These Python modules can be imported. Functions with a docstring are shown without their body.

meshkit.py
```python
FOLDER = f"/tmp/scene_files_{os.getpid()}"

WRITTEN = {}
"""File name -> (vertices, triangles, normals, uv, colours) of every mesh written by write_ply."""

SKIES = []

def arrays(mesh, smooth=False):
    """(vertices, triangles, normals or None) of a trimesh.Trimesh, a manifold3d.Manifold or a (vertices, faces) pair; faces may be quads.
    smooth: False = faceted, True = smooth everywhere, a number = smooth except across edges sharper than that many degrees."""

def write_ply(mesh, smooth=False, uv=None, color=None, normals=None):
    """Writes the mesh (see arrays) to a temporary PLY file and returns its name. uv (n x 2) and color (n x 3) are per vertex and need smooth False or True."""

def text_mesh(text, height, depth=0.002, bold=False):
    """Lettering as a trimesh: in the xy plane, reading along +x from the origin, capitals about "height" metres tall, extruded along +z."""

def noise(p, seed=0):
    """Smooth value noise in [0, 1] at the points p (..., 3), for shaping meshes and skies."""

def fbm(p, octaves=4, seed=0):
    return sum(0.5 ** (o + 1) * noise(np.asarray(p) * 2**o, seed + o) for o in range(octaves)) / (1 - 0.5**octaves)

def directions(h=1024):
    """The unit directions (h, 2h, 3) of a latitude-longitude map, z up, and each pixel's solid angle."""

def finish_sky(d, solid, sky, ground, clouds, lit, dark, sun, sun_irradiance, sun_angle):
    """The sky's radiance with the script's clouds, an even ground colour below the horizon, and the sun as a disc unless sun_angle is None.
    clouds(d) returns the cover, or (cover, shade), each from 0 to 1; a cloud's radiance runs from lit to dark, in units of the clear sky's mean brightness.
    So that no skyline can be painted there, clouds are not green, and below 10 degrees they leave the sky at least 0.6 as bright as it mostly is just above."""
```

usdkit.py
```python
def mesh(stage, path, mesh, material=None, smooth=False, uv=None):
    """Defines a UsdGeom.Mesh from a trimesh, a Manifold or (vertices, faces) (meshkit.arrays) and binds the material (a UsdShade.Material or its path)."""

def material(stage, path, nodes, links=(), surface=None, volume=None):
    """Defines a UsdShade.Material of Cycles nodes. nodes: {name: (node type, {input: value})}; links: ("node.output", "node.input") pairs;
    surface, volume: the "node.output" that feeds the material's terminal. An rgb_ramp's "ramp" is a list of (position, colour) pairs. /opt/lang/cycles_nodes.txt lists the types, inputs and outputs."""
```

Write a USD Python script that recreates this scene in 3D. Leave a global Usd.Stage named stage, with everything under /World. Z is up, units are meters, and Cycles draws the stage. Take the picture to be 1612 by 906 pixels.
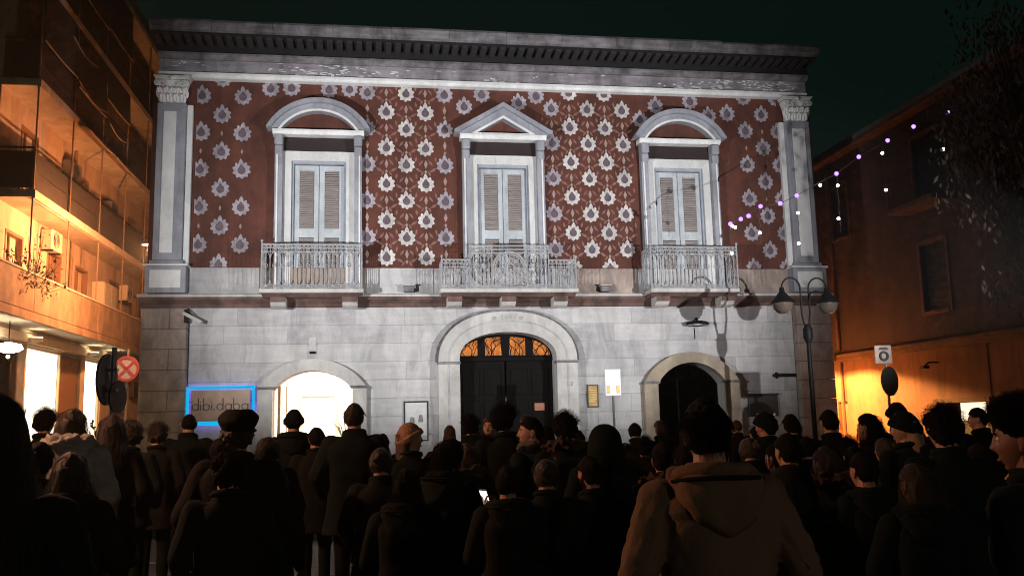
import math, random
import numpy as np, trimesh, manifold3d as m3, usdkit, meshkit
from shapely.geometry import Polygon, box as sbox, LineString, Point
from shapely import affinity
from shapely.ops import unary_union
from pxr import Usd, UsdGeom, UsdLux, UsdShade, Gf, Sdf, Vt

random.seed(7)
rng = np.random.default_rng(7)
PI = math.pi
stage = Usd.Stage.CreateInMemory()
UsdGeom.SetStageUpAxis(stage, 'Z')
UsdGeom.SetStageMetersPerUnit(stage, 1.0)
UsdGeom.Xform.Define(stage, '/World')
UsdGeom.Scope.Define(stage, '/World/Looks')

# ------------------------------------------------------------------ camera
CAM = np.array([-3.51, -23.86, 1.65])
YAW, PITCH, ROLL, FPX = .1537, .1476, -.0235, 1407.0
_fw = np.array([math.sin(YAW)*math.cos(PITCH), math.cos(YAW)*math.cos(PITCH), math.sin(PITCH)])
_rt = np.array([math.cos(YAW), -math.sin(YAW), 0.0])
_up = np.cross(_rt, _fw)
CR = math.cos(ROLL)*_rt + math.sin(ROLL)*_up
CU = -math.sin(ROLL)*_rt + math.cos(ROLL)*_up
cam = UsdGeom.Camera.Define(stage, '/World/camera')
cam.CreateHorizontalApertureAttr(36.0)
cam.CreateVerticalApertureAttr(36.0*575/1024)
cam.CreateFocalLengthAttr(36.0*FPX/1612)
cam.CreateClippingRangeAttr((0.05, 2000.0))
cam.CreateExposureAttr(0.0)
M = Gf.Matrix4d(*[*CR, 0, *CU, 0, *(-_fw), 0, *CAM, 1])
cam.AddTransformOp().Set(M)

# ------------------------------------------------------------------ night sky
SKY = .46
usdkit.material(stage, '/World/Looks/night_sky', {
    's': ('sky_texture', {'sky_type': 'single_scattering', 'sun_disc': False, 'sun_elevation': -0.06, 'sun_rotation': 2.6, 'air_density': 1.0}),
    'm': ('mix', {'mix_type': 'mix', 'fac': 0.96, 'color2': (.0030, .0128, .0095)}),
    'b': ('background_shader', {'strength': SKY})},
    [('s.color', 'm.color1'), ('m.color', 'b.color')], surface='b.background')
dome = UsdLux.DomeLight.Define(stage, '/World/sky')
dome.CreateIntensityAttr(1.0)
UsdShade.MaterialBindingAPI.Apply(dome.GetPrim()).Bind(UsdShade.Material.Get(stage, '/World/Looks/night_sky'))
dome.GetPrim().SetCustomDataByKey('kind', 'structure')

# ------------------------------------------------------------------ lamps: power, colour
PROJ = (2500.0, (.96, .955, 1.0))
FLANK_L = (950.0, (1.0, .38, .14))
FLANK_R = (1250.0, (1.0, .44, .11))
ADDED_L = (270.0, (1.0, .46, .25))  # unseen lamp added at the left, lights faces and necks
ADDED_B = (120.0, (1.0, .84, .66))  # unseen lamp added behind, lights the backs of the crowd
SHOP = (26.0, (1.0, .80, .66))
PANE = 1.0

def lamp(path, pos, power, color, radius=.05, aim=None, cone=None, soft=.5):
    l = UsdLux.SphereLight.Define(stage, path)
    l.CreateRadiusAttr(radius); l.CreateIntensityAttr(power); l.CreateColorAttr(Gf.Vec3f(*color)); l.CreateNormalizeAttr(True)
    pos = np.array(pos, float)
    if aim is not None:
        d = np.array(aim, float) - pos; d /= np.linalg.norm(d)
        x = np.cross(d, [0, 0, 1.0]); x /= np.linalg.norm(x); y = np.cross(x, d)
        l.AddTransformOp().Set(Gf.Matrix4d(*[*x, 0, *y, 0, *(-d), 0, *pos, 1]))
        s = UsdLux.ShapingAPI.Apply(l.GetPrim())
        s.CreateShapingConeAngleAttr(cone); s.CreateShapingConeSoftnessAttr(soft)
    else:
        l.AddTranslateOp().Set(Gf.Vec3d(*pos))
    return l

# ------------------------------------------------------------------ scene-graph helpers
used = {}
def numbered(parent, name):
    k = used.get((parent, name), 0); used[(parent, name)] = k + 1
    return name if k == 0 else f'{name}_{k:03d}'
LOC = {}
def meta(p, label=None, cat=None, group=None, kind=None):
    for k, v in (('label', label), ('category', cat), ('group', group), ('kind', kind)):
        if v: p.SetCustomDataByKey(k, v)
    return p
def thing(name, label, cat, loc=(0, 0, 0), rotz=0.0, group=None, scale=None, kind=None):
    n = numbered('/World', name)
    x = UsdGeom.Xform.Define(stage, '/World/' + n)
    x.AddTranslateOp().Set(Gf.Vec3d(*map(float, loc)))
    if rotz: x.AddRotateZOp().Set(math.degrees(rotz))
    if scale: x.AddScaleOp().Set(Gf.Vec3f(scale, scale, scale))
    p = x.GetPrim(); meta(p, label, cat, group, kind)
    LOC[str(p.GetPath())] = np.array(loc, float)
    return p
def tm(mesh):
    if hasattr(mesh, 'to_mesh'):
        m = mesh.to_mesh(); return trimesh.Trimesh(np.array(m.vert_properties[:, :3]), np.array(m.tri_verts), process=False)
    if isinstance(mesh, (list, tuple)) and len(mesh) and not isinstance(mesh[0], np.ndarray):
        return trimesh.util.concatenate([tm(x) for x in mesh])
    if isinstance(mesh, (list, tuple)):
        v, f = mesh; f = np.asarray(f)
        if f.shape[1] == 4: f = np.vstack([f[:, [0, 1, 2]], f[:, [0, 2, 3]]])
        return trimesh.Trimesh(np.asarray(v, float), f, process=False)
    return mesh
def obj(name, mesh, material, parent=None, smooth=False, label=None, cat=None, group=None, kind=None, local=False):
    """one Mesh prim; points given in world metres unless local"""
    pp = str(parent.GetPath()) if parent is not None else '/World'
    n = numbered(pp, name)
    mesh = tm(mesh)
    v = np.array(mesh.vertices)
    if not local:
        root = '/'.join(pp.split('/')[:3])
        if root in LOC: v = v - LOC[root]
    prim = usdkit.mesh(stage, pp + '/' + n, (v, np.array(mesh.faces)), material, smooth=smooth).GetPrim()
    return meta(prim, label, cat, group, kind)

# ------------------------------------------------------------------ materials
def mat(name, col, rough=.7, var=.25, scale=3.0, bump=0.0, bscale=None, stain=0.0, metal=0.0, coat=0.0, spec=.5, sheen=0.0, stretch=None):
    lo = tuple(c*(1-var) for c in col); hi = tuple(min(1, c*(1+var)) for c in col)
    N = {'g': ('geometry', {}), 'n': ('noise_texture', {'scale': scale, 'detail': 5.0, 'roughness': .62}),
         'r': ('rgb_ramp', {'ramp': [(.25, lo), (.5, col), (.75, hi)]}),
         'p': ('principled_bsdf', {'roughness': rough, 'metallic': metal, 'coat_weight': coat, 'specular_ior_level': spec, 'sheen_weight': sheen})}
    Lk = [('n.fac', 'r.fac')]
    if stretch:
        N['mp'] = ('mapping', {'scale': stretch}); Lk += [('g.position', 'mp.vector'), ('mp.vector', 'n.vector')]
    else: Lk += [('g.position', 'n.vector')]
    last = 'r.color'
    if stain:
        N['n2'] = ('noise_texture', {'scale': 1.0, 'detail': 6.0, 'roughness': .7, 'distortion': .6})
        N['mp2'] = ('mapping', {'scale': (1.6, 1.6, .55)})
        N['r2'] = ('rgb_ramp', {'ramp': [(.42, (1, 1, 1)), (.62, (1-stain,)*3)]})
        N['mx'] = ('mix', {'mix_type': 'multiply', 'fac': 1.0})
        Lk += [('g.position', 'mp2.vector'), ('mp2.vector', 'n2.vector'), ('n2.fac', 'r2.fac'), (last, 'mx.color1'), ('r2.color', 'mx.color2')]
        last = 'mx.color'
    Lk.append((last, 'p.base_color'))
    if bump:
        N['nb'] = ('noise_texture', {'scale': bscale or scale*6, 'detail': 6.0, 'roughness': .65})
        N['bp'] = ('bump', {'strength': bump, 'distance': .02})
        Lk += [('g.position', 'nb.vector'), ('nb.fac', 'bp.height'), ('bp.normal', 'p.normal')]
    return usdkit.material(stage, '/World/Looks/' + name, N, Lk, surface='p.BSDF')
def emit(name, col, strength, var=0.0, scale=2.0):
    N = {'e': ('emission', {'color': col, 'strength': strength})}; Lk = []
    if var:
        N |= {'g': ('geometry', {}), 'n': ('noise_texture', {'scale': scale, 'detail': 4.0}),
              'r': ('rgb_ramp', {'ramp': [(.3, tuple(c*(1-var) for c in col)), (.7, col)]})}
        Lk = [('g.position', 'n.vector'), ('n.fac', 'r.fac'), ('r.color', 'e.color')]
    return usdkit.material(stage, '/World/Looks/' + name, N, Lk, surface='e.emission')

limestone = mat('limestone', (.50, .485, .47), .8, .14, 2.2, .25, 26, stain=.28, stretch=(.35, 1, 2.2))
limestone_b = mat('limestone_greyer', (.455, .44, .43), .82, .16, 2.6, .3, 22, stain=.32, stretch=(.35, 1, 2.2))
limestone_c = mat('limestone_paler', (.54, .525, .50), .8, .12, 2.0, .25, 24, stain=.25, stretch=(.35, 1, 2.2))
trim_stone = mat('trim_stone', (.52, .50, .46), .75, .14, 3.0, .22, 30, stain=.25)
pier_stone = mat('pier_stone', (.37, .29, .24), .82, .3, 2.4, .5, 20, stain=.4)
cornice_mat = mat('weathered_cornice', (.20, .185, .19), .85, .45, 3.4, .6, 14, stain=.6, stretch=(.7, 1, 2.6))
soffit_dark = mat('dark_soffit', (.010, .010, .009), .9, .35, 2.0, .3)  # near-black tone over the whole soffit
ledge_red = mat('stained_ledge', (.15, .085, .068), .85, .4, 2.5, .4, stain=.5)
blue_trim = mat('bluish_trim', (.34, .345, .38), .7, .16, 3.0, .25, 26, stain=.3)
pale_trim = mat('pale_panel', (.80, .80, .77), .65, .1, 3.0, .15, stain=.2)
red_plaster = mat('red_plaster', (.112, .034, .020), .85, .35, 2.2, .4, 24, stain=.35)
flower_mat = mat('projected_cream', (.62, .58, .54), .7, .3, 9.0, .3, 40, stain=.35)  # projected flower light, given as a pale surface colour
flower_dim_light = mat('projected_cream_dim', (.40, .355, .385), .7, .35, 9.0, .3, 40, stain=.4)  # duller copy: weaker projected light put into the colour
flower_core = mat('projected_slate', (.12, .085, .10), .7, .45, 6.0)
sprig_mat = mat('projected_rose', (.24, .11, .09), .75, .45, 6.0)
sprig_pale = mat('projected_ochre', (.34, .235, .19), .75, .3, 6.0)
lintel_dark = mat('dark_lintel', (.022, .012, .010), .8, .3, 3.0)
shutter_blue = mat('pale_blue_paint', (.50, .535, .545), .55, .12, 4.0, .2, 30, stain=.3)
slat_mat = mat('weathered_slats', (.42, .37, .34), .7, .3, 6.0, .2, stretch=(1, 1, 8))
window_white = mat('white_stucco', (.66, .66, .63), .7, .1, 3.0, .2, stain=.22)
iron_white = mat('painted_iron', (.38, .38, .38), .5, .3, 9.0)
iron_dark = mat('dark_iron', (.005, .005, .005), .6, .3, 6.0, spec=.2)
door_wood = mat('dark_door_wood', (.006, .0055, .005), .75, .4, 4.0, .2, spec=.08, stretch=(6, 6, .6))
amber = emit('amber_glass', (1.0, .33, .08), .9, .75, 3.2)
plaster_int = mat('shop_plaster', (.80, .77, .72), .7, .05, 2.0)
wood_int = mat('pale_wood', (.62, .42, .22), .5, .2, 5.0)
asphalt = mat('basalt_road', (.030, .030, .030), .72, .4, 5.0, .5, 30, spec=.3)
paving = mat('paving_stone', (.13, .105, .095), .34, .3, 4.0, .35, 12, coat=.25, stain=.3)
paving_b = mat('paving_stone_dark', (.09, .075, .07), .32, .3, 4.0, .35, 12, coat=.25, stain=.3)
kerb_mat = mat('kerb_stone', (.10, .095, .09), .6, .3, 4.0, .3)
apt_wall = mat('ochre_apartment_plaster', (.50, .37, .26), .85, .14, 1.5, .2, stain=.25)
apt_slab = mat('balcony_concrete', (.50, .41, .30), .85, .14, 2.0, .2, stain=.25)
apt_parapet = mat('brown_parapet', (.22, .15, .09), .85, .3, 2.0, .4, stain=.4)
apt_dark = mat('dark_railing_cloth', (.022, .016, .012), .9, .4, 4.0)
shutter_brown = mat('brown_roller_shutter', (.20, .11, .055), .7, .25, 3.0, stretch=(1, 1, 20))
shutter_cream = mat('cream_roller_shutter', (.60, .48, .32), .7, .12, 3.0)
metal_grey = mat('grey_metal', (.20, .20, .20), .45, .25, 6.0, metal=.6)
ac_cream = mat('cream_enamel', (.52, .46, .36), .5, .12, 5.0)
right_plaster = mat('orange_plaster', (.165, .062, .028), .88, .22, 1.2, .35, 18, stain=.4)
right_upper = mat('shaded_orange_plaster', (.042, .017, .011), .88, .3, 1.2, .35, 18, stain=.4)  # darker copy of the plaster, shade of the upper wall put into colour
right_trim = mat('orange_cornice', (.11, .045, .022), .85, .3, 2.0, .3, stain=.4)
window_dark = mat('dark_shutter', (.015, .013, .012), .6, .3, 4.0)
cyan_led = emit('cyan_led', (.0, .50, .80), 1.0)
violet_led = emit('violet_led', (.30, .10, 1.0), 6.0)
sign_board = mat('sign_board', (.42, .29, .20), .55, .22, 4.0)
sign_letter = mat('sign_lettering', (.05, .032, .026), .5, .2, 6.0)
sign_back = mat('sign_back', (.032, .028, .024), .55, .3, 6.0)
sign_white = mat('sign_white', (.88, .88, .85), .35, .04, 6.0)
sign_yellow = mat('sign_yellow', (.75, .52, .12), .4, .1, 8.0)
sign_red = mat('sign_red', (.26, .03, .028), .4, .15, 6.0)
sign_blue = mat('sign_blue', (.30, .31, .40), .4, .25, 6.0)
black_mat = mat('sign_black', (.02, .02, .02), .5, .1, 4.0)
leaf_mat = mat('dark_leaves', (.05, .06, .025), .6, .5, 6.0)
tree_leaf = mat('winter_leaves', (.06, .036, .022), .7, .5, 3.0)
bark = mat('bark', (.06, .045, .032), .9, .4, 8.0, .6)
wire_mat = mat('cable', (.05, .045, .05), .6, .1, 4.0)
led_white = emit('led_white', (.93, .88, 1.0), 9.0)
led_violet = emit('led_violet', (.42, .22, 1.0), 2.6)
paper_mat = mat('poster_paper', (.60, .60, .56), .7, .12, 8.0)
notice_mat = mat('notice_paper', (.34, .14, .075), .7, .2, 8.0)
globe_mat = mat('frosted_globe', (.09, .07, .055), .3, .15, 4.0)
concrete_roof = mat('roof_screed', (.12, .11, .10), .9, .3, 2.0)

# ------------------------------------------------------------------ mesh helpers
def cbox(x0, x1, y0, y1, z0, z1, c=.012):
    x0, x1 = min(x0, x1), max(x0, x1); y0, y1 = min(y0, y1), max(y0, y1); z0, z1 = min(z0, z1), max(z0, z1)
    c = min(c, (x1-x0)/3, (y1-y0)/3, (z1-z0)/3)
    if c <= 0.0006:
        return trimesh.creation.box(bounds=[(x0, y0, z0), (x1, y1, z1)])
    P = []
    for a, sx in ((x0, 1), (x1, -1)):
        for b, sy in ((y0, 1), (y1, -1)):
            for d, sz in ((z0, 1), (z1, -1)):
                P += [(a, b+sy*c, d+sz*c), (a+sx*c, b, d+sz*c), (a+sx*c, b+sy*c, d)]
    return tm(m3.Manifold.hull_points(np.array(P)))
def pbox(x0, x1, y0, y1, z0, z1): return trimesh.creation.box(bounds=[(min(x0, x1), min(y0, y1), min(z0, z1)), (max(x0, x1), max(y0, y1), max(z0, z1))])
RX = np.eye(4); RX[:3, :3] = [[1, 0, 0], [0, 0, -1], [0, 1, 0]]
def ext_y(poly, y_front, y_back):
    """polygon in (X,Z) given thickness along Y"""
    polys = [g for g in getattr(poly, 'geoms', [poly]) if g.area > 1e-6 and g.geom_type == 'Polygon']
    out = []
    for g in polys:
        m = trimesh.creation.extrude_polygon(g, y_back - y_front, engine='earcut'); m.apply_transform(RX); m.apply_translation([0, y_back, 0]); out.append(m)
    return trimesh.util.concatenate(out)
CYC = np.eye(4); CYC[:3, :3] = [[0, 0, 1], [1, 0, 0], [0, 1, 0]]
def ext_x(poly_yz, x0, x1):
    m = trimesh.creation.extrude_polygon(Polygon(poly_yz), x1 - x0, engine='earcut'); m.apply_transform(CYC); m.apply_translation([x0, 0, 0]); return m
def ext_z(poly, z0, z1):
    m = trimesh.creation.extrude_polygon(poly, z1 - z0, engine='earcut'); m.apply_translation([0, 0, z0]); return m
def tube(pts, r, sides=6):
    p = np.asarray(pts, float)
    t = np.gradient(p, axis=0); t /= np.linalg.norm(t, axis=1, keepdims=True) + 1e-12
    ref = np.where(np.abs(t[:, 2:]) < .9, [[0, 0, 1.0]], [[1.0, 0, 0]])
    a = np.cross(t, ref); a /= np.linalg.norm(a, axis=1, keepdims=True) + 1e-12
    for i in range(1, len(a)):
        if a[i] @ a[i-1] < 0: a[i] = -a[i]
    b = np.cross(t, a); ang = np.arange(sides)*2*PI/sides
    rr = np.broadcast_to(r, (len(p),))[:, None, None]
    v = p[:, None] + rr*(np.cos(ang)[None, :, None]*a[:, None] + np.sin(ang)[None, :, None]*b[:, None])
    n = len(p); v = v.reshape(-1, 3)
    i, j = np.meshgrid(np.arange(n-1), np.arange(sides), indexing='ij'); k = (j+1) % sides
    f = np.concatenate([np.stack([i*sides+j, (i+1)*sides+k, i*sides+k], -1).reshape(-1, 3), np.stack([i*sides+j, (i+1)*sides+j, (i+1)*sides+k], -1).reshape(-1, 3)])
    c0, c1 = len(v), len(v)+1
    v = np.vstack([v, p[0], p[-1]])
    jj = np.arange(sides); kk = (jj+1) % sides; o = (n-1)*sides
    f = np.vstack([f, np.stack([np.full(sides, c0), jj, kk], 1), np.stack([np.full(sides, c1), o+kk, o+jj], 1)])
    m = trimesh.Trimesh(v, f, process=False)
    if m.volume < 0: m.invert()
    return m
def sph(c, r, n=1):
    s = trimesh.creation.icosphere(n, r); s.apply_translation(c); return s
def cyl(p0, p1, r, sides=16): return tube([p0, p1], r, sides)
def lathe(profile, c, sides=24):
    m = trimesh.creation.revolve(np.array(profile, float), sections=sides); m.apply_translation(c); return m
def seg_arch(cx, half, spring, top, n=20):
    """segmental arch points, left to right"""
    rise = top - spring; R = (half*half + rise*rise)/(2*rise); a = math.asin(min(1, half/R))
    return [(cx + R*math.sin(t), top - R + R*math.cos(t)) for t in np.linspace(-a, a, n)]
def ell_arch(cx, half, spring, top, n=26, e=2.25):
    out = []
    for t in np.linspace(PI, 0, n):
        c, s = math.cos(t), math.sin(t)
        out.append((cx + half*math.copysign(abs(c)**(2/e), c), spring + (top-spring)*abs(s)**(2/e)))
    return out
def arch_poly(fn, cx, half, spring, top, z0): return Polygon([(cx-half, z0)] + fn(cx, half, spring, top) + [(cx+half, z0)])

# ------------------------------------------------------------------ setting: ground, road, pavement
ground = pbox(-110, 110, -110, 110, -1.0, -.02)
obj('ground', ground, asphalt, kind='structure')
obj('road', pbox(-30, 40, -60, -4, -.05, .0), asphalt, kind='structure')
kerb_line = [(-13.5, -6.2), (-6.6, -9.0), (-4.4, -10.0), (0, -11.2), (14, -11.6)]
pave_poly = Polygon(kerb_line + [(14, -.05), (-13.5, -.05)])
pv = thing('pavement', None, None, kind='structure')
obj('pavement_bed', ext_z(pave_poly.buffer(-.15), -.04, .095), kerb_mat, pv)
line = LineString(kerb_line)
s_at, kn = 0.0, 0
while s_at < line.length - .2:
    e_at = min(s_at + 1.0, line.length)
    a, b = np.array(line.interpolate(s_at+.006).coords[0]), np.array(line.interpolate(e_at-.006).coords[0])
    d = (b-a)/np.linalg.norm(b-a); nrm = np.array([-d[1], d[0]])
    q = Polygon([a, b, b+nrm*.16, a+nrm*.16])
    obj('kerb_stone', ext_z(q, -.02, .118 + rng.uniform(-.004, .004)), kerb_mat, pv); s_at = e_at
inner = pave_poly.buffer(-.17)
row = 0; yy = -11.4; slabs_far = []; npv = 0
while yy < -.3:
    h = .46; xx = -13.4 + (row % 2)*.38
    while xx < 13.6:
        w = .78
        cell = sbox(xx+.006, yy+.006, xx+w-.006, yy+h-.006)
        near = (-8.5 < xx < .5 and yy < -3.2)
        g = cell.intersection(inner)
        if g.area > .02 and g.geom_type == 'Polygon':
            m = ext_z(g, .05, .12 + rng.uniform(-.004, .004))
            if near and npv < 200:
                obj('paving_slab', m, paving if rng.random() < .6 else paving_b, pv); npv += 1
            else: slabs_far.append(m)
        xx += w
    yy += h; row += 1
obj('far_paving', slabs_far, paving, pv, kind='stuff')
# white curved stroke painted on the road
arc = [(-6.86 + .95*t + .10*t*t, -11.25 - .62*t - .22*math.sin(PI*t)*.6) for t in np.linspace(0, 1, 12)]
obj('road_marking', ext_z(LineString(arc).buffer(.022), .0, .004), sign_white, label='short thin white curved line painted on the dark road, lower left', cat='road marking')

# ------------------------------------------------------------------ the palazzo
pal = thing('palazzo', 'two storey palazzo with projected flower light modelled on its red upper wall, pale stone arches and heavy cornice', 'building')
XL, XR = -9.33, 9.25
SA, EA = seg_arch, ell_arch
holesL = arch_poly(SA, -5.1, 1.0, 2.58, 3.06, -.1)
holesR = arch_poly(SA, 5.1, .98, 2.55, 3.13, -.1)
holeC = arch_poly(EA, 0, 1.3, 3.3, 4.0, -.1)
# rear mass (keeps the inside dark) : flank walls, back, roof
obj('flank_wall', pbox(XL+.13, XL+.6, .45, 13, 0, 11.8), pier_stone, pal)
obj('flank_wall', pbox(XR-.6, XR-.13, .45, 13, 0, 11.8), pier_stone, pal)
obj('rear_wall', pbox(XL+.5, XR-.5, 12.5, 13, 0, 11.8), pier_stone, pal)
obj('roof', cbox(XL+.1, XR-.1, .01, 13.1, 11.803, 12.1), concrete_roof, pal)
# ground floor: mortar backing with openings, then ashlar blocks
front = sbox(XL, 0, XR, 4.80).difference(unary_union([holesL, holesR, holeC]))
gw = obj('ground_floor_wall', ext_y(front, 0, .45), limestone_b, pal)
surL = arch_poly(SA, -5.1, 1.37, 2.62, 3.36, -.1); surR = arch_poly(SA, 5.1, 1.37, 2.60, 3.42, -.1); surC = arch_poly(EA, 0, 1.87, 3.2, 4.56, -.1)
blk = sbox(-8.22, 1.36, 8.22, 4.72).difference(unary_union([surL.buffer(-.03), surR.buffer(-.03), surC.buffer(-.03)]))
H = (4.72-1.36)/7
stones = [limestone, limestone, limestone_b, limestone_c]
for r in range(7):
    z0 = 1.36 + r*H; x = -8.22 - rng.uniform(0, .9)
    while x < 8.22:
        w = rng.uniform(1.25, 1.75)
        g = sbox(x+.002, z0+.011, x+w-.002, z0+H-.011).intersection(blk)
        for gg in getattr(g, 'geoms', [g]):
            if gg.geom_type == 'Polygon' and gg.area > .02:
                obj('stone_block', ext_y(gg, -.045 - rng.uniform(0, .006), .0), stones[rng.integers(4)], gw)
        x += w
plin = sbox(-8.22, 0, 8.22, 1.34).difference(unary_union([surL.buffer(.0), surR, surC]))
x = -8.22
while x < 8.2:
    g = sbox(x+.004, .0, x+1.37-.004, 1.34).intersection(plin)
    for gg in getattr(g, 'geoms', [g]):
        if gg.geom_type == 'Polygon' and gg.area > .02: obj('plinth_block', ext_y(gg, -.085, .0), limestone_b, gw)
    x += 1.37
# corner piers of stacked stones
for (a, b) in ((XL-.02, -8.24), (8.24, XR+.02)):
    z = 0.0; k = 0
    while z < 4.68:
        h = .52
        z1 = min(z+h, 4.72)
        if k % 2: cuts = [(a, b)]
        else:
            mid = a + (b-a)*(.62 if a < 0 else .4); cuts = [(a, mid), (mid, b)]
        for (p, q) in cuts: obj('pier_stone', cbox(p+.003, q-.003, -.30 - rng.uniform(0, .008), .0, z+.004, z1-.004, .012), pier_stone, gw)
        z = z1; k += 1
# arch surrounds
def surround(name, cx, outer, inner, yfront, spring, mt):
    ring = outer.difference(inner)
    lo = ring.intersection(sbox(cx-3, 0, cx+3, spring-.035)); hi = ring.intersection(sbox(cx-3, spring+.035, cx+3, 6))
    s = obj(name, ext_y(hi, yfront, .0), mt, pal)
    for g in lo.geoms: obj('jamb', ext_y(g, yfront, .0), mt, s)
    band = ring.buffer(.02).intersection(sbox(cx-3, spring-.032, cx+3, spring+.032))
    for g in band.geoms: obj('impost', ext_y(g, yfront-.03, .0), cornice_mat, s)
    return s
sL = surround('arch_surround', -5.1, surL, holesL.buffer(.003), -.26, 2.62, trim_stone)
sR = surround('arch_surround', 5.1, surR, holesR.buffer(.003), -.26, 2.60, mat('arch_stone_ochre', (.38, .31, .22), .8, .22, 3.0, .3, stain=.3))
sC = surround('portal_surround', 0, surC, holeC.buffer(.003), -.34, 3.2, trim_stone)
mo = arch_poly(EA, 0, 1.87, 3.2, 4.56, -.1).buffer(.07).difference(arch_poly(EA, 0, 1.87, 3.2, 4.56, -.1).buffer(.002)).intersection(sbox(-3, 3.24, 3, 6))
obj('hood_mould', ext_y(mo, -.26, .0), cornice_mat, sC)
mi = arch_poly(EA, 0, 1.62, 3.22, 4.32, -.1).difference(arch_poly(EA, 0, 1.58, 3.22, 4.28, -.1)).intersection(sbox(-3, .6, 3, 6))
obj('inner_mould', ext_y(mi, -.355, -.338), limestone_b, sC)
# carved date and house number
def text(s, h, x, y, z, mt, parent, name):
    m = meshkit.text_mesh(s, h, .006); m.apply_transform(RX); w = m.bounds[1][0]-m.bounds[0][0]
    m.apply_translation([x-w/2, y, z]); return obj(name, m, mt, parent)
date_mat = mat('carved_date', (.33, .32, .30), .8, .1, 6.0)
text('1897', .13, 0, -.34, 4.33, date_mat, sC, 'carved_date')
for sx in (-.36, .36): obj('carved_boss', cbox(sx-.05, sx+.05, -.352, -.338, 4.33, 4.43), date_mat, sC)
text('12', .10, 1.63, -.34, 2.55, sign_letter, sC, 'house_number')
# portal: fanlight and dark door
dr = obj('portal_door', pbox(-1.3, -.03, .30, .36, .1, 3.26), door_wood, pal)
obj('door_leaf', pbox(.03, 1.3, .30, .36, .1, 3.26), door_wood, dr)
for sx in (-1, 1):
    for (za, zb) in ((.35, 1.2), (1.35, 2.2), (2.35, 3.05)):
        for q in (0, 1):
            xa = sx*(.14 + q*.58); obj('door_panel', cbox(xa, xa+sx*.46, .265, .298, za, zb, .02), door_wood, dr)
obj('door_notice', cbox(.77, 1.05, .25, .262, 1.92, 2.12, .002), notice_mat, dr, label='small orange paper notice')
obj('transom_beam', cbox(-1.3, 1.3, .2, .38, 3.262, 3.40, .02), door_wood, dr)
fan_in = arch_poly(EA, 0, 1.24, 3.42, 3.93, 3.42)
frame_out = holeC.intersection(sbox(-3, 3.402, 3, 5))
mull = [(-.66, .10), (0.0, .10), (.66, .10)]
holes = fan_in
for (mx, hw) in mull:
    poly = sbox(mx-hw, 3, mx+hw, 5) if mx else Polygon([(-.07, 3), (.07, 3), (.20, 5), (-.20, 5)])
    holes = holes.difference(poly)
obj('fanlight_frame', ext_y(frame_out.difference(holes), .22, .34), door_wood, dr)
for g in sorted(holes.geoms, key=lambda g: g.centroid.x):
    if g.area < .01: continue
    pn = obj('fanlight_pane', ext_y(g.buffer(.01), .30, .312), amber, dr)
    x0, z0, x1, z1 = g.bounds
    tw = []
    for k in range(7):
        sgn = rng.choice([-1, 1]); sx0 = rng.uniform(x0, x1)
        pts = [(sx0 + sgn*(t**1.5)*rng.uniform(.1, .35) + .04*math.sin(5*t+k), z0 + (z1-z0)*t) for t in np.linspace(0, 1, 8)]
        ls = LineString(pts).intersection(g)
        for l in getattr(ls, 'geoms', [ls]):
            if l.geom_type == 'LineString' and l.length > .1:
                tw.append(tube([(a, .285, b) for a, b in l.coords], .011, 5))
    if tw: obj('branch_grille', tw, iron_dark, pn)
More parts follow.
